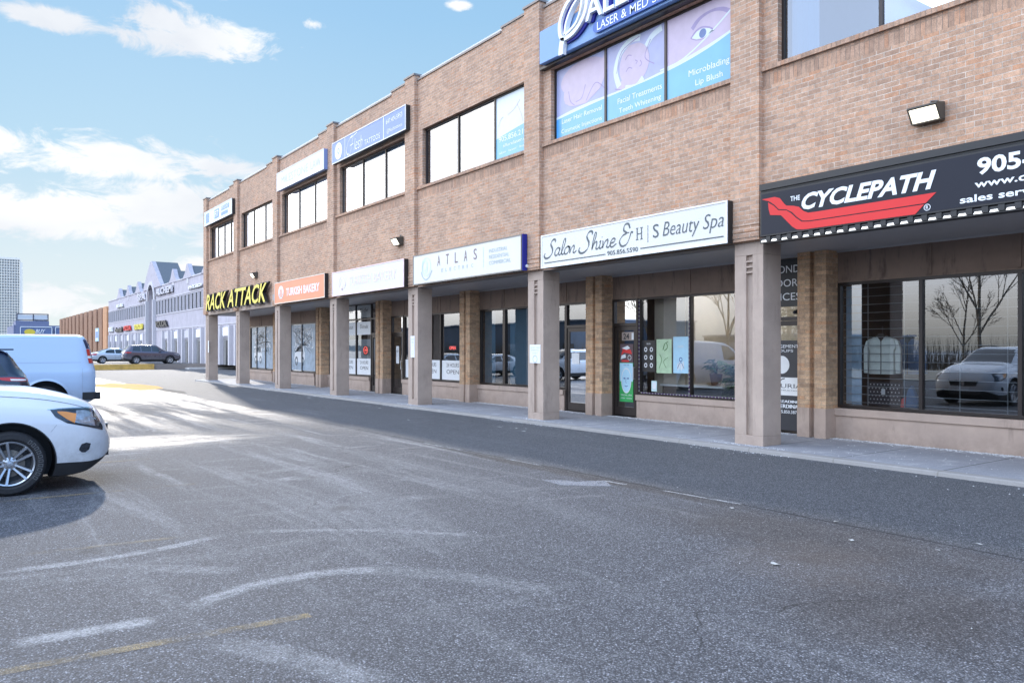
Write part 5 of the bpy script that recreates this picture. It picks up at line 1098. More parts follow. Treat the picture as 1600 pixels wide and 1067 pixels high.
# --- white SUV, nose towards the shops
def white_suv(label, loc, rz, group=None):
    r_ = thing('parked_suv', label, 'car', loc, rz, group)
    c = Car([(0, .42, .45, .56, .66, .60, .48), (.03, .38, .42, .62, .76, .70, .55), (.08, .33, .38, .70, .855, .80, .62), (.16, .27, .345, .80, .965, .875, .68), (.30, .19, .33, .88, 1.045, .93, .74), (.50, .16, .335, .94, 1.115, .955, .78), (.86, .155, .34, 1.0, 1.195, .975, .80), (1.15, .17, .34, 1.03, 1.225, .98, .80), (1.38, .19, .34, 1.045, 1.27, .98, .78),
             (1.75, .2, .34, 1.06, 1.48, .98, .72), (2.10, .2, .34, 1.07, 1.67, .98, .67), (2.45, .2, .34, 1.08, 1.745, .98, .66), (3.2, .2, .34, 1.09, 1.76, .98, .66), (4.0, .2, .34, 1.10, 1.73, .975, .65), (4.55, .22, .36, 1.11, 1.66, .95, .62), (4.78, .26, .40, 1.10, 1.45, .92, .62), (4.92, .32, .45, 1.03, 1.18, .88, .64), (5.0, .42, .5, .85, .95, .80, .62)])
    W_ = [(1.066, .37, .455), (3.96, .37, .455)]
    c.body(r_, PWH, BLACK, W_, step=.04)
    for u in (1.066, 3.96):
        for sg in (-1, 1): wheel(r_, u, .365, sg, sg * .955, rim=.252)
    # wheel-arch lip
    for sg in (-1, 1):
        for u in (1.066, 3.96):
            k_ = MB(); n_ = 40; v = []
            for i in range(n_ + 1):
                a = math.radians(-8 + 196 * i / n_)
                for q in (.449, .462): uu = u - math.cos(a) * q; zz = .37 + math.sin(a) * q; v.append((-uu, sg * (c.side(uu, max(zz, .2)) + .005), zz))
            k_.add(v, [(2 * i, 2 * i + 1, 2 * i + 3, 2 * i + 2) for i in range(n_)]); k_.build('arch_lip', BLACK, r_)
        k_ = MB(); c.patch(k_, [(.67, .958), (.45, .956), (.26, .948), (.20, .93), (.105, .72)], [(.67, .954), (.62, .87), (.50, .795), (.27, .735), (.112, .685)], n=30, m=10, sgn=sg, off=.006)
        hl = k_.build('headlight', LAMPD, r_, smooth=40)
        k_ = MB(); c.patch(k_, [(.60, .935), (.52, .93), (.40, .90)], [(.59, .915), (.50, .84), (.42, .79)], n=12, m=6, sgn=sg, off=.010); k_.build('indicator', LAMPA, hl, smooth=40)
        k_ = MB(); c.patch(k_, [(.40, .935), (.30, .93), (.22, .90)], [(.42, .80), (.32, .77), (.20, .74)], n=12, m=6, sgn=sg, off=.009); k_.build('reflector', LAMPC, hl, smooth=40)
        k_ = MB(); c.patch(k_, [(.70, .968), (.45, .968), (.26, .962), (.19, .942)], [(.70, .958), (.45, .957), (.26, .949), (.2, .93)], n=20, m=2, sgn=sg, off=.007); k_.build('chrome_strip', CHROME, hl)
        # fog lamp pocket
        k_ = MB(); c.patch(k_, [(.43, .47), (.38, .545), (.29, .565), (.14, .565)], [(.43, .45), (.39, .425), (.31, .42), (.22, .47)], n=16, m=8, sgn=sg, off=.005); fg = k_.build('fog_pocket', PWH, r_, smooth=40)
        k_ = MB(); c.patch(k_, [(.375, .49), (.35, .54), (.30, .555), (.25, .54)], [(.375, .47), (.35, .445), (.31, .44), (.27, .47)], n=12, m=6, sgn=sg, off=.011); k_.build('fog_lamp', LAMPD, fg, smooth=40)
        k_ = MB(); c.patch(k_, [(.60, .785), (.606, .78)], [(.665, .70), (.671, .695)], n=1, m=8, sgn=sg, off=.003); k_.build('bumper_seam', BLACK, r_)
        k_ = MB(); c.patch(k_, [(4.95, 1.0), (4.75, 1.02), (4.55, 1.0)], [(4.95, .8), (4.75, .82), (4.6, .86)], n=8, m=5, sgn=sg, off=.008); k_.build('tail_light', LAMPR, r_, smooth=40)
    seams(c, r_, [1.58, 2.72, 3.62], .36, lines=[(1.45, .62, 4.4, .66)])
    # bonnet shut line along the wing
    k_ = MB()
    for sg in (-1, 1):
        v = []
        for i in range(25):
            u = .26 + 1.15 * i / 24; p = c.sec(u); y = p[7][0] * .55 + p[8][0] * .45; z = p[7][1] * .55 + p[8][1] * .45
            v += [(-u, sg * (y + .003), z + .004), (-u, sg * (y - .003), z + .0075)]
        k_.add(v, [(2 * i, 2 * i + 1, 2 * i + 3, 2 * i + 2) for i in range(24)])
    k_.build('bonnet_line', BLACK, r_)
    windows(c, r_, [(1.68, 2.66, .36, .03), (2.76, 3.56, .0, .0), (3.66, 4.42, .0, -.10)], ws=(1.42, 2.12), rw=(4.58, 4.86))
    mirror(c, r_, 1.80, 1.12, PWH)
    for sg in (-1, 1):
        k_ = MB()
        for i in range(12):
            u0, u1 = 2.3 + i * .18, 2.3 + (i + 1) * .18; k_.tube((-u0, sg * .62, c.sec(u0)[9][1] + .05), (-u1, sg * .62, c.sec(u1)[9][1] + .05), .016, n=6)
        k_.build('roof_rail', BLACK, r_)
        for u in (1.7, 2.85):
            k_ = MB(); c.patch(k_, [(u + .75, .945), (u + .95, .945)], [(u + .75, .915), (u + .95, .915)], n=4, m=2, sgn=sg, off=.03); k_.build('door_handle', CHROME, r_)
    # front: grille, badge ring, plate
    k_ = MB(); k_.prism([(-.42, .06), (-.36, -.08), (.36, -.08), (.42, .06)], lambda a, b, d: (d, a, .66 + b), -.07, .005); gr = k_.build('grille', BLACK, r_, bevel=.01)
    k_ = MB(); k_.tube((.004, 0, .66), (.012, 0, .66), .055, n=20); k_.box(-.02, .012, -.40, .40, .715, .73); k_.box(-.02, .012, -.34, .34, .575, .59); k_.build('grille_bar', CHROME, gr)
    k_ = MB(); k_.box(.0, .012, -.16, .16, .44, .56); k_.build('number_plate', PLATE, r_)
    k_ = MB(); c2 = .012; k_.box(-.10, .0, -.5, .5, .34, .43); k_.build('lower_grille', BLACK, r_)
    return r_
white_suv('white SUV with its nose towards the shops, cut off by the left edge', (1.60, 11.48, 0), 0)

# --- cargo van, tail towards the shops
def van():
    r_ = thing('cargo_van', 'white windowless cargo van behind the dark SUV', 'van', (2.93, 23.0, 0), math.pi)
    # u runs from the TAIL; mirrored so +x of the car frame is the tail: heading pi turns the nose away, so build tail at high u
    Ln = 5.7; st = [(0, .45, .52, .75, .90, .72, .60), (.12, .32, .46, .95, 1.12, .88, .70), (.45, .28, .42, 1.05, 1.22, .97, .80), (.95, .26, .42, 1.12, 1.36, 1.0, .82), (1.35, .26, .42, 1.15, 1.62, 1.0, .80), (1.75, .26, .42, 1.18, 1.88, 1.0, .78), (2.1, .26, .42, 1.2, 1.97, 1.0, .78), (2.8, .26, .42, 1.2, 2.01, 1.0, .80), (4.5, .26, .42, 1.2, 2.03, 1.0, .80), (5.30, .28, .42, 1.2, 2.03, 1.0, .80), (5.46, .30, .44, 1.2, 2.00, .985, .79), (5.56, .34, .46, 1.2, 1.85, .97, .78), (5.65, .38, .5, 1.18, 1.45, .94, .80), (5.70, .42, .52, 1.1, 1.25, .90, .78)]
    c = Car(st); c.body(r_, PVAN, BLACK, [(1.0, .40, .47), (4.62, .40, .50)], step=.06, skirt=False)
    for u in (1.0, 4.62):
        for sg in (-1, 1): wheel(r_, u, .385, sg, sg * .96, rim=.21, spokes=8, detail=False, cap=RDARK)
    for sg in (-1, 1):
        k_ = MB(); n_ = 36; v = []
        for i in range(n_ + 1):
            a = math.radians(5 + 170 * i / n_)
            for q in (.50, .555): uu = 4.62 - math.cos(a) * q; zz = .40 + math.sin(a) * q; v.append((-uu, sg * (c.side(uu, max(zz, .3)) + (.022 if q < .52 else .004)), zz))
        k_.add(v, [(2 * i, 2 * i + 1, 2 * i + 3, 2 * i + 2) for i in range(n_)]); k_.build('arch_flare', PVAN, r_, smooth=40)
        k_ = MB(); c.patch(k_, [(5.50, 1.66), (5.60, 1.66)], [(5.55, 1.31), (5.655, 1.31)], n=4, m=8, sgn=sg, off=.012); tl = k_.build('tail_light', LAMPR, r_, smooth=40)
        k_ = MB(); c.patch(k_, [(5.525, 1.49), (5.63, 1.49)], [(5.53, 1.43), (5.64, 1.43)], n=4, m=3, sgn=sg, off=.016); k_.build('reversing_light', WHITE, tl)
        k_ = MB(); c.patch(k_, [(5.42, 1.93), (5.50, 1.90)], [(5.50, 1.67), (5.60, 1.67)], n=4, m=6, sgn=sg, off=.008); k_.build('corner_trim', plain('navy_trim', (.02, .03, .07), .2) if 'navy_trim' not in MATS else MATS['navy_trim'], r_, smooth=40)
        k_ = MB(); c.patch(k_, [(1.55, 1.50), (1.85, 1.78), (2.35, 1.84)], [(1.50, 1.22), (1.85, 1.22), (2.35, 1.22)], n=10, m=5, sgn=sg, off=.006); k_.build('side_window', CARGL, r_)
    seams(c, r_, [1.45, 2.5, 5.40], .40, m=plain('van_seam', (.30, .36, .44), .5), lines=[(2.6, 1.335, 5.38, 1.335), (2.6, .72, 4.1, .72), (2.6, 1.93, 5.35, 1.93)])
    k_ = MB(); c.top(k_, 1.0, 1.80); k_.build('windscreen', CARGL, r_, smooth=40); mirror(c, r_, 1.7, 1.3, BLACK)
    k_ = MB(); k_.box(-5.80, -5.66, -.98, .98, .42, .60); k_.box(-5.68, -5.40, -1.0, -.96, .42, .60); k_.box(-5.68, -5.40, .96, 1.0, .42, .60); k_.build('rear_bumper', BLACK, r_, bevel=.015)
    for sg in (-1, 1):
        k_ = MB(); k_.prism([(-5.64, 1.42), (-5.664, 1.42), (-5.580, 1.80), (-5.56, 1.80)], lambda a, b, d: (a, d, b), sg * .12, sg * .66); k_.build('rear_window', CARGL, r_)
    k_ = MB(); k_.box(-5.82, -5.80, -.16, .16, .46, .58); k_.build('number_plate', PLATE, r_)
    k_ = MB(); k_.box(-.04, .03, -.5, .5, .62, .88); k_.build('grille', BLACK, r_, bevel=.01)
    return r_
v_ = van(); v_.rotation_euler = (0, 0, math.pi); v_.location = (2.93 - 5.70, 23.0, 0)

def generic(name, label, cat, loc, rz, paint_m, st, wells, wr, segs, ws, rw, tail, skirt=True, rim=.22, rails=False, capm=ALU, group=None, head=None, trimm=BLACK):
    r_ = thing(name, label, cat, loc, rz, group); c = Car(st); c.body(r_, paint_m, trimm, wells, step=.06, skirt=skirt)
    for (u, z, q) in wells:
        for sg in (-1, 1): wheel(r_, u, wr, sg, sg * (c.st[:, 5].max() - .02), rim=rim, spokes=5, detail=False, n=32, cap=capm)
    windows(c, r_, segs, ws, rw); mirror(c, r_, segs[0][0] + .15, c.sec(segs[0][0])[6][1] + .06, paint_m)
    for sg in (-1, 1):
        k_ = MB(); c.patch(k_, tail[0], tail[1], n=10, m=4, sgn=sg, off=.008); k_.build('tail_light', LAMPR, r_, smooth=40)
        if head: k_ = MB(); c.patch(k_, head[0], head[1], n=10, m=4, sgn=sg, off=.008); k_.build('headlight', LAMPC, r_, smooth=40)
    seams(c, r_, [segs[0][1] + .04, (segs[1][1] + .04) if len(segs) > 1 else 3.2], .38)
    k_ = MB(); Ln = c.u[-1]; k_.box(-Ln - .004, -Ln + .1, -.16, .16, .62, .74); k_.build('number_plate', PLATE, r_)
    k_ = MB(); k_.box(-.06, .004, -.36, .36, .46, .60); k_.build('grille', BLACK, r_, bevel=.01)
    if rails:
        for sg in (-1, 1): 
            k_ = MB(); a, b = 1.9, Ln - .8
            for i in range(8): u0, u1 = a + (b - a) * i / 8, a + (b - a) * (i + 1) / 8; k_.tube((-u0, sg * .56, c.sec(u0)[9][1] + .04), (-u1, sg * .56, c.sec(u1)[9][1] + .04), .014, n=6)
            k_.build('roof_rail', ALU, r_)
    return r_, c
SUV = [(0, .42, .46, .62, .74, .70, .55), (.10, .34, .42, .80, .93, .82, .65), (.35, .24, .40, .90, 1.02, .90, .72), (.9, .20, .40, .97, 1.10, .925, .76), (1.25, .20, .40, 1.0, 1.16, .93, .74), (1.6, .20, .40, 1.02, 1.38, .93, .66), (1.95, .2, .40, 1.03, 1.58, .93, .62), (2.3, .2, .40, 1.05, 1.655, .93, .61), (3.2, .2, .40, 1.08, 1.66, .93, .61), (3.95, .2, .40, 1.12, 1.62, .925, .59), (4.12, .24, .42, 1.13, 1.56, .91, .58), (4.38, .28, .45, 1.12, 1.30, .89, .60), (4.52, .34, .5, 1.05, 1.14, .86, .64), (4.60, .45, .55, .90, 1.0, .78, .62)]
SW = [(.92, .36, .40), (3.62, .36, .40)]
def suv(label, loc, rz, pm, capm=ALU, group=None):
    return generic('parked_suv', label, 'car', loc, rz, pm, SUV, SW, .35, [(1.55, 2.35, .38, .03), (2.43, 3.20, 0, .0), (3.28, 3.92, 0, -.12)], (1.30, 1.98), (4.14, 4.42), ([(3.98, 1.03), (4.3, 1.05), (4.52, 1.03)], [(4.05, .96), (4.3, .93), (4.52, .95)]), rails=True, capm=capm, group=group, head=([(.16, .80), (.4, .86), (.62, .90)], [(.12, .70), (.36, .76), (.6, .86)]))
SUV2 = [q for q in SUV if q[0] < 3.9] + [(3.95, .2, .40, 1.12, 1.655, .93, .61), (4.22, .24, .42, 1.14, 1.62, .92, .60), (4.34, .26, .44, 1.14, 1.50, .91, .61), (4.46, .30, .46, 1.13, 1.30, .90, .64), (4.56, .36, .5, 1.08, 1.17, .87, .68), (4.62, .45, .55, .95, 1.02, .80, .66)]
s1, c1_ = generic('parked_suv', 'dark blue SUV seen tail-first between the white SUV and the van', 'car', (1.26 - 4.62, 18.93, 0), math.pi, PDK, SUV2, SW, .35, [(1.55, 2.35, .38, .03), (2.43, 3.20, 0, .0), (3.28, 4.25, 0, -.20)], (1.30, 1.98), (4.26, 4.50), ([(4.05, 1.115), (4.3, 1.115), (4.58, 1.09)], [(4.15, 1.06), (4.3, 1.04), (4.58, 1.03)]), rails=True, capm=RDARK, head=([(.16, .80), (.4, .86), (.62, .90)], [(.12, .70), (.36, .76), (.6, .86)]))
for sg in (-1, 1):
    k = MB(); c1_.patch(k, [(4.28, 1.085), (4.55, 1.075)], [(4.30, 1.05), (4.55, 1.045)], n=6, m=2, sgn=sg, off=.013); k.build('reversing_light', WHITE, s1)
    k = MB(); c1_.patch(k, [(4.20, .86), (4.50, .92), (4.58, .90)], [(4.10, .50), (4.50, .52), (4.58, .56)], n=8, m=6, sgn=sg, off=.010); k.build('bumper_cladding', BLACK, s1)
k = MB(); k.box(-4.36, -4.12, -.56, .56, 1.635, 1.665); k.build('spoiler', PDK, s1, bevel=.008)
s2, c2_ = suv('dark grey SUV parked side-on behind the yellow kerb', (16.55, 74.9, UZ), 0, PGR)
SED = [(0, .40, .44, .56, .64, .66, .5), (.12, .26, .36, .66, .76, .80, .62), (.5, .18, .34, .74, .86, .88, .70), (1.1, .17, .34, .82, .95, .90, .72), (1.4, .17, .34, .84, 1.02, .90, .68), (1.9, .17, .34, .86, 1.27, .90, .56), (2.35, .17, .34, .88, 1.385, .90, .54), (2.9, .17, .34, .90, 1.38, .90, .54), (3.5, .17, .34, .92, 1.26, .90, .55), (4.05, .18, .35, .93, 1.04, .89, .66), (4.45, .26, .38, .90, .985, .86, .68), (4.6, .36, .44, .80, .90, .78, .62)]
def sedan(label, loc, rz, pm, group=None):
    return generic('parked_car', label, 'car', loc, rz, pm, SED, [(.88, .33, .37), (3.66, .33, .37)], .32, [(1.62, 2.60, .42, .02), (2.68, 3.45, 0, -.12)], (1.42, 2.15), (3.15, 4.0), ([(4.1, .86), (4.3, .88), (4.55, .86)], [(4.15, .76), (4.3, .74), (4.55, .76)]), group=group, head=([(.14, .66), (.4, .72), (.7, .76)], [(.12, .56), (.36, .60), (.66, .70)]))
sedan('silver white saloon half behind the dark grey SUV', (14.75, 80.2, UZ), 0, PSIL)
sedan('white saloon parked beyond the van, mirrored in the shop glass', (.6, 41.5, 0), 0, PWH)
sedan('silver saloon farthest along the parking row, mirrored in the shop glass', (.7, 47.0, 0), 0, PSIL)
suv('white SUV between the van and the farther saloons', (.9, 33.6, 0), 0, PWH)
sedan('blue saloon parked just left of the camera, mirrored in the shop glass', (-1.2, 6.2, 0), 0, carpaint('mid_blue_paint', (.08, .18, .38)))

# ------------------------------------------------------------------ far buildings
LAV = stucco('lavender_stucco', (.47, .435, .47), dirt=(.30, .29, .33), amt=.3); LAVD = plain('recess_grey', (.22, .215, .21), .8, var=.1); TRIM = plain('pale_trim', (.55, .53, .55), .7, var=.05); ROOFM = plain('metal_roof', (.13, .14, .15), .5, var=.1); WGL = plain('far_window_glass', (.018, .024, .03), .45, var=.2, spec=.15)
X2 = 18.3; Bp = thing('commercial_building', 'lavender stucco two-storey building with pointed gables and a tall arch', 'building', (X2, 95, UZ))
ya, yb, zt = 57.0, 125.5, 8.40
k = MB(); k.box(X2 + .31, 45, ya, yb, UZ, zt)
n = 20; cy, hw = 95.6, 1.75
for a, b in ((ya, cy - hw), (cy + hw, yb)): k.box(X2, X2 + .30, a, b, UZ, zt)
pts = [(cy - 5.2, zt + .001), (cy - hw, zt + .001)] + [(cy - hw * math.cos(math.pi * i / n), 7.1 + 1.75 * math.sin(math.pi * i / n)) for i in range(0, n + 1) if 7.1 + 1.75 * math.sin(math.pi * i / n) > zt] + [(cy + hw, zt + .001), (cy + 4.6, zt + .001), (cy + .35, 11.45), (cy - .5, 11.45)]
k.prism(pts, lambda a, b, d: (d, a, b), X2 - .12, X2 + .30)
sp = [(cy - hw, zt), (cy - hw, 7.1)] + [(cy - hw * math.cos(math.pi * i / n), 7.1 + 1.75 * math.sin(math.pi * i / n)) for i in range(n + 1)] + [(cy + hw, 7.1), (cy + hw, zt)]
left = [(cy - hw * math.cos(math.pi * i / n), 7.1 + 1.75 * math.sin(math.pi * i / n)) for i in range(n // 2 + 1) if 7.1 + 1.75 * math.sin(math.pi * i / n) <= zt + .001]
k.prism(left + [(left[-1][0], zt), (cy - hw, zt)], lambda a, b, d: (d, a, b), X2, X2 + .30)
k.prism([(2 * cy - a, b) for a, b in left] + [(2 * cy - left[-1][0], zt), (cy + hw, zt)], lambda a, b, d: (d, a, b), X2, X2 + .30)
k.build('wall', LAV, Bp)
k = MB(); k.box(X2 + .302, X2 + .308, cy - hw, cy + hw, UZ, 8.9); k.build('arch_recess', LAVD, Bp)
k = MB()
for i in range(n): a0, a1 = math.pi * i / n, math.pi * (i + 1) / n; k.prism([(cy - 1.75 * math.cos(a0), 7.1 + 1.75 * math.sin(a0)), (cy - 1.75 * math.cos(a1), 7.1 + 1.75 * math.sin(a1)), (cy - 2.15 * math.cos(a1), 7.1 + 2.15 * math.sin(a1)), (cy - 2.15 * math.cos(a0), 7.1 + 2.15 * math.sin(a0))], lambda a, b, d: (d, a, b), X2 - .22, X2 - .121)
for s_ in (-1, 1): k.box(X2 - .35, X2 - .002, cy + s_ * 1.76, cy + s_ * 2.15, UZ, 7.1)
k.build('arch_surround', TRIM, Bp)
k = MB(); k.prism([(cy - 5.2, 8.42), (cy + 4.6, 8.42), (cy + .35, 11.43), (cy - .5, 11.43)], lambda a, b, d: (d, a, b), X2 + .31, X2 + 2.6); k.build('gable_roof', ROOFM, Bp)
for gy in (116.5, 110, 103.6, 85.1, 79.1, 72.2, 65.5):
    k = MB(); w = 1.9; k.prism([(gy - w, zt + .002), (gy + w, zt + .002), (gy + .9, zt + .55), (gy + .22, 9.75), (gy - .22, 9.75), (gy - .9, zt + .55)], lambda a, b, d: (d, a, b), X2 - .08, X2 + .30); k.build('gable', LAV, Bp)
    k = MB(); k.prism([(gy - 1.2, zt + .004), (gy + 1.2, zt + .004), (gy + .2, 9.6), (gy - .2, 9.6)], lambda a, b, d: (d, a, b), X2 + .302, X2 + 2.2); k.build('gable_roof', ROOFM, Bp)
    k = MB(); k.box(X2 - .05, X2 - .002, gy - .35, gy + .35, zt - .5, zt); k.build('gable_bracket', TRIM, Bp)
k = MB()
for a, b in zip((ya, 67.4, 74.1, 81, 87.0, 105.5, 111.9, 118.4), (63.6, 70.3, 77.2, 83.2, 90.2, 108.1, 114.6, yb)): k.box(X2 - .06, X2 + .3, a, b, zt + .003, zt + .12)
for z in (5.30, 7.0, 3.72): 
    for a, b in ((ya, cy - 2.16), (cy + 2.16, yb)): k.box(X2 - .05, X2 - .001, a, b, z, z + .09)
k.build('parapet_trim', TRIM, Bp)
def fwin(y, z0, z1, w): 
    q = MB(); q.box(X2 - .10, X2 - .001, y - w / 2 - .07, y - w / 2, z0, z1); q.box(X2 - .10, X2 - .001, y + w / 2, y + w / 2 + .07, z0, z1); q.box(X2 - .10, X2 - .001, y - w / 2 - .07, y + w / 2 + .07, z1, z1 + .06)
    o_ = q.build('window_frame', TRIM, Bp); q = MB(); q.box(X2 - .02, X2 - .0015, y - w / 2 + .001, y + w / 2 - .001, z0, z1); q.build('pane', WGL, o_)
y = 124.6
while y > 98.3: fwin(y, 5.45, 6.85, .78); y -= 1.58
y = 92.6
while y > 64: fwin(y, 5.45, 6.85, .74); y -= 1.42
y = 122.5; i = 0
while y > 60:
    if abs(y - cy) > 3.6:
        for s_ in (-1, 1): q = MB(); yy = y + s_ * 1.375; q.box(X2 - .3, X2 - .001, yy - .175, yy + .175, UZ, 3.6); q.build('pilaster', TRIM, Bp)
        q = MB(); q.box(X2 - .02, X2 - .001, y - 1.1, y + 1.1, UZ, 2.6); o_ = q.build('shop_opening', LAVD, Bp); q = MB(); q.box(X2 - .06, X2 - .021, y - .7, y + .25, UZ, 2.4); q.build('door', WGL, o_)
        q = MB(); q.box(X2 - .14, X2 - .001, y - 1.0, y + .9, 2.75, 3.45); q.build('fascia_sign', WHITE if i % 2 else TRIM, Bp)
    y -= 4.35; i += 1
k = MB(); 
for y in (110, 84, 66): k.box(X2 - .012, X2 - .001, y - .05, y + .05, UZ, zt)
k.build('downpipe', TRIM, Bp)
def farsign(y1, y0, z0, z1, txt, m, label, back=None):
    o_ = thing('wall_sign', label, 'sign', (X2 - .2, y1, z0)); F_ = Face(X2 - .08, y1, z0); k_ = MB(); F_.text(k_, txt, 0, y1 - y0, 0, z1 - z0, w=.03, off=.03, depth=.15, mi=0); k_.build('letters', m, o_)
    k_ = MB(); F_.text(k_, txt, -.25, y1 - y0 - .25, -.05, z1 - z0 - .05, w=.0, off=.04, depth=.05); k_.build('letter_shadow_backing', BLACK, o_)
farsign(124.0, 120.6, 4.1, 4.75, 'SPORT', WHITE, 'white lettering on the far left of the lavender building'); farsign(118.6, 113.4, 4.0, 4.6, 'dental', BLACK, 'small dark lettering left of the red sign on the lavender building')
farsign(112.0, 107.4, 4.05, 4.65, 'PIZZA', SRED, 'red lettering sign on the lavender building'); farsign(105.0, 100.0, 4.0, 4.65, 'TOYOU', SYEL, 'yellow lettering sign beside the arch of the lavender building')
farsign(92.6, 87.0, 4.05, 4.70, 'VOUDA.', BLACK, 'dark lettering right of the arch, low on the lavender building'); farsign(92.4, 84.8, 7.45, 8.15, 'ALCHEM', TRIM, 'tall pale lettering high to the right of the arch'); farsign(102.6, 98.4, 7.35, 8.15, 'SPA', TRIM, 'short pale lettering high to the left of the arch')
farsign(77.9, 73.4, 7.25, 7.55, 'PHYSIO', WHITE, 'thin white lettering near the right end of the lavender building'); farsign(117.5, 112.8, 7.2, 7.6, 'RETAIL', WHITE, 'thin white lettering near the far end of the lavender building')
o = thing('roof_frame', 'pale open metal frame standing on the lavender roof', 'roof frame', (26, 85, 8.4)); k = MB()
for y in (102, 96, 90, 84, 78, 72): k.tube((26, y, 8.4), (26, y, 12.6), .10, n=6); 
k.tube((26, 102, 12.6), (26, 72, 12.6), .14, n=6); k.tube((26, 102, 11.2), (26, 72, 11.2), .09, n=6); k.tube((26, 90, 8.5), (26, 84, 12.5), .08, n=6); k.tube((26, 78, 12.5), (26, 72, 8.5), .08, n=6)
k.build('frame_tubes', plain('pale_steel', (.52, .50, .46), .6), o); MB().box(30, 36, 78, 88, 8.4, 10.2).build('plant_unit', plain('brown_unit', (.22, .17, .14), .7), o)

BRN = brick('far_brown_brick', (.34, .20, .13), (.27, .155, .10), (.30, .19, .13)); BRN_LIT = plain('sunlit_brown_panel', (.55, .29, .15), .85, var=.15, scale=2)
o = thing('brown_building', 'long brown brick building with vertical fins and notched roofline', 'building', (X2, 155, UZ)); k = MB(); k.box(X2 + .6, 60, 126.2, 190, UZ, 7.6); k.build('wall', BRN, o)
y = 127.2; i = 0
while y < 188:
    w = 3.6; q = MB(); zz = 7.9; q.box(X2, X2 + .599, y, y + w, UZ, zz - .35); q.prism([(y, zz - .35), (y + w, zz - .35), (y + w, zz - .12), (y + w - .3, zz), (y + .3, zz), (y, zz - .12)], lambda a, b, d: (d, a, b), X2, X2 + .599); q.build('fin', BRN_LIT if i == 0 else BRN, o)  # sunlight on the nearest fin is put into its brighter orange
    y += w + (1.1 if i else .4) + .6; i += 1
poster('wall_sign', 'pale blue square sign on the brown building', 137.6, 2.9, 3.2, 2.0, PBLUE, [(PXL, lambda F_, k_: F_.rect(k_, .3, 2.9, .3, 1.7, .01)), (SBLUE, lambda F_, k_: F_.rect(k_, .5, 2.7, .5, 1.5, .02))], x=X2 - .01, cat='sign', th=.08)

o = thing('store_building', 'low blue store building with a roof billboard frame in front of the tower', 'building', (17, 232, UZ))
BLU = plain('store_blue', (.13, .17, .30), .6, var=.05); k = MB(); k.box(12.6, 40, 232, 260, UZ, 7.7); k.box(13.0, 20.2, 231.7, 240, UZ, 8.8); k.build('wall', plain('store_grey', (.16, .18, .28), .7), o)
k = MB(); k.box(14.0, 20.8, 231.55, 231.69, 4.2, 7.2); k.box(21.6, 30, 231.6, 231.98, 4.2, 7.2); k.build('blue_panel', BLU, o)
k = MB(); 
for a, b in ((14.0, 20.8), (21.6, 30)):
    k.box(a, b, 231.4, 231.54, 7.2, 7.38); 
    for q in (a, b): k.box(q - .08, q + .08, 231.4, 231.54, 4.2, 7.2)
k.build('panel_border', WHITE, o)
k = MB(); k.prism([(16.0 + 1.2 * math.cos(t), 6.0 + .75 * math.sin(t)) for t in [6.283 * i / 20 for i in range(20)]], lambda a, b, d: (a, d, b), 231.3, 231.5); k.build('yellow_emblem', plain('store_yellow', (.75, .55, .05), .5), o)
tv, tf = text_geo('BUY', .3, .02); k = MB(); k.add([(17.2 + a * 2.2, 231.35, 5.7 + b * 1.0) for a, b in tv], tf); k.build('lettering', WHITE, o)
k = MB(); 
for x in (13.3, 16.8, 20.0): k.box(x - .12, x + .12, 231.8, 232.1, 8.8, 10.6)
for z in (8.9, 10.4): k.box(13.3, 20.0, 231.8, 232.1, z, z + .22)
k.build('roof_frame', plain('dark_frame', (.09, .09, .12), .6), o)
k = MB(); k.box(17.0, 19.8, 232.2, 232.3, 8.8, 9.3); k.build('roof_panel', plain('roof_panel_pale', (.62, .66, .74), .7), o)
k = MB(); k.box(13.42, 16.68, 231.9, 232.0, 9.2, 10.3); k.box(16.92, 19.88, 231.9, 232.0, 9.2, 10.3); k.build('billboard_sheet', FLASH, o)

o = thing('office_tower', 'pale gridded office tower rising at the far left', 'tower', (15, 500, 0)); k = MB(); k.box(-14, 30, 500, 530, 0, 49.5); k.build('glass_core', plain('tower_glass', (.50, .50, .49), .6, var=.12, scale=.3), o)
k = MB(); 
for j in range(34): k.box(-14.3, 30.3, 499.2, 499.99, j * 1.46, j * 1.46 + .40)
k.build('floor_bands', plain('tower_white', (.92, .82, .68), .7, var=.02), o)
k = MB()
for j in range(38): k.box(-14.3 + j * 1.2 - .14, -14.3 + j * 1.2 + .14, 498.9, 499.19, 0, 49.3)
k.build('mullions', MATS['tower_white'], o); k = MB(); k.box(29.7, 31.2, 499, 530, 0, 48.3); k.box(-14.3, 30, 499, 530, 49.5, 50.6); k.build('edge_band', MATS['tower_white'], o)
# low ridge of distant trees and roofs closing the horizon
tl_ = MB(); rnd = random.Random(31)
for i in range(70):
    x = -320 + i * 12; y = 700 + rnd.uniform(-30, 30); h_ = rnd.uniform(2, 7)
    tl_.prism([(x - 9, 0), (x + 9, 0), (x + 6, h_ * .8), (x + 1, h_), (x - 5, h_ * .7)], lambda a, b, d: (a, d, b), y, y + 8)
tag(tl_.build('distant_treeline', plain('far_trees', (.16, .17, .17), .9, var=.2, scale=.1)), 'grey band of distant trees along the horizon', 'treeline', kind='stuff')

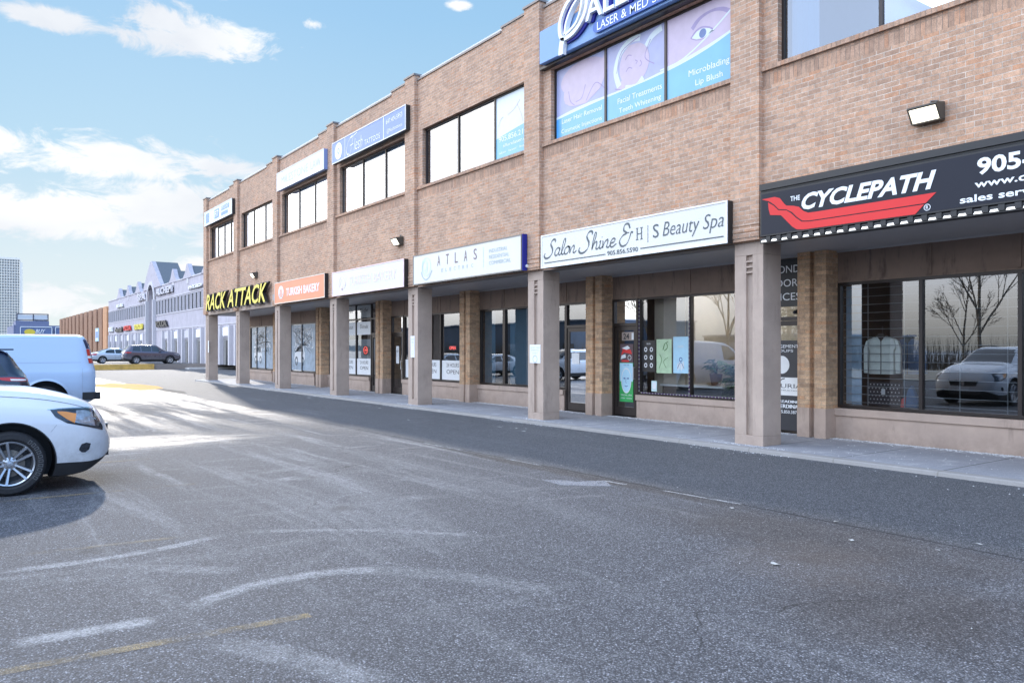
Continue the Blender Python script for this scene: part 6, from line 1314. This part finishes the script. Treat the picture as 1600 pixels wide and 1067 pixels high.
# ------------------------------------------------------------------ across the street: seen only as reflections in the shop glass
BARK = plain('bare_bark', (.27, .21, .155), .9, var=.3, scale=8)
def bare_tree(x, y, h_, seed, label):
    rnd = random.Random(seed); o_ = thing('bare_tree', label, 'tree', (x, y, 0), group=None); t_ = MB(); c_ = MB()
    def br(p, d, ln, r_, lv):
        r_ = max(r_, .011)
        q = p + d * ln; (t_ if lv == 0 else c_).tube(p, q, r_, r_ * .72, 6 if lv < 2 else 4, cap=False)
        if lv >= 5: return
        for _ in range(3 if lv < 4 else 2):
            a = rnd.uniform(0, 6.28); tl = rnd.uniform(.30, .62); ax = d.orthogonal().normalized(); ax.rotate(Matrix.Rotation(a, 3, d)); nd = (d * math.cos(tl) + ax * math.sin(tl)); nd.z = abs(nd.z) * .9 + .12; nd.normalize()
            br(p + d * ln * rnd.uniform(.55, 1), nd, ln * rnd.uniform(.50, .74), r_ * .46, lv + 1)
        if lv < 3: br(q, (d + Vector((rnd.uniform(-.1, .1), rnd.uniform(-.1, .1), .1))).normalized(), ln * .7, r_ * .68, lv + 1)
    br(Vector((x, y, 0)), Vector((0, 0, 1)), h_ * .34, h_ * .0115, 0); t_.build('trunk', BARK, o_); c_.build('crown', BARK, o_); return o_
bare_tree(-19, 20.3, 11, 4, 'tall bare street tree across the lot opposite the bicycle shop'); bare_tree(-17, 35.5, 10, 8, 'bare street tree across the lot opposite the salon'); bare_tree(-24, 13.0, 8, 12, 'smaller bare tree across the lot near the light pole')
bare_tree(-38, 30.0, 9, 21, 'bare tree on the far verge behind the light pole'); bare_tree(-36, 44.0, 8, 27, 'bare tree on the far verge opposite the van')
bare_tree(-26, 52, 10, 15, 'bare tree across the lot opposite the bakery')
NEED = plain('needles', (.05, .075, .03), .8, var=.4, scale=6)
def conifer(x, y, h_, label):
    o_ = thing('conifer', label, 'tree', (x, y, 0)); k_ = MB(); k_.tube((x, y, 0), (x, y, h_), .14, .02, 8); k_.build('trunk', BARK, o_); k_ = MB(); rnd = random.Random(3)
    for i in range(1500):
        t = rnd.random() ** .8; z = .6 + t * (h_ - .6); R_ = (1 - t) * h_ * .22 + .1; a = rnd.uniform(0, 6.28); r_ = R_ * rnd.uniform(.2, 1); p = Vector((x + r_ * math.cos(a), y + r_ * math.sin(a), z - r_ * .25)); e = Vector((math.cos(a), math.sin(a), -.35)) * .42; s_ = Vector((-math.sin(a), math.cos(a), 0)) * .13
        k_.add([p - s_, p + s_, p + e], [(0, 1, 2)])
    k_.build('crown', NEED, o_)
conifer(-13.5, 28.2, 11, 'dark conifer across the lot, mirrored at the edge of the salon window')
o = thing('light_pole', 'tall grey light pole across the lot opposite the bicycle shop', 'light pole', (-20, 14.6, 0)); k = MB(); k.tube((-20, 14.6, 0), (-20, 14.6, 9.5), .11, .07, 12); k.build('pole', FRAME2, o); k = MB(); k.box(-20.5, -19.5, 14.45, 14.75, 9.5, 9.62); k.build('lamp_head', FRAME2, o, bevel=.02)
o = thing('pylon_sign', 'tall white sign post across the lot opposite the empty unit', 'sign', (-16, 48, 0)); MB().box(-16.2, -15.8, 47.8, 48.2, 0, 6.5).build('post', WHITE, o); MB().box(-16.15, -15.85, 46.8, 49.2, 6.5, 8.3).build('panel', WHITE, o)
g = MB(); g.box(-40, -15.5, -60, 140, -.01, .05); tag(g.build('verge', plain('street_verge', (.42, .37, .29), .9, var=.25, scale=.6)), kind='structure')
g = MB(); g.box(-60, -40, -60, 200, -.01, .04); tag(g.build('road', plain('street_asphalt', (.10, .10, .105), .8)), kind='structure')
for i, (y0, y1, z1, col, lb) in enumerate([(12, 30, 3.0, (.26, .17, .12), 'low brown warehouse across the street, opposite the bicycle shop'), (108, 200, 7.0, (.14, .17, .22), 'long blue-grey warehouse across the street, farthest along'), (64, 84, 3.6, (.34, .30, .25), 'beige warehouse across the street, between the two others')]):
    o = thing('warehouse', lb, 'building', (-70, y0, 0)); k = MB(); k.box(-95, -70, y0, y1, 0, z1); k.build('wall', plain('warehouse_wall_' + 'abc'[i], col, .85, var=.12, scale=.4), o); k = MB(); k.box(-95.2, -69.8, y0 - .2, y1 + .2, z1, z1 + .25); k.build('roof_edge', TRIM, o)
    for j in range(5): yy = y0 + (y1 - y0) * (j + .5) / 5; k = MB(); k.box(-69.99, -69.93, yy - 1.6, yy + 1.6, .1, min(2.8, z1 - .4)); k.build('loading_door', TRIM if j % 2 else WGL, o)
# winter scrub on the far verge
k = MB(); rnd = random.Random(21)
for _ in range(6500):
    x, y = rnd.uniform(-44, -34), rnd.uniform(-10, 120); a = rnd.uniform(0, 6.28); hh = rnd.uniform(.8, 3.2); k.add([(x, y, 0), (x + .05, y + .03, 0), (x + .5 * math.cos(a), y + .5 * math.sin(a), hh)], [(0, 1, 2)])
tag(k.build('scrub', plain('winter_scrub', (.15, .11, .075), .9, var=.3)), 'brown winter scrub along the far verge', 'scrub', kind='stuff')
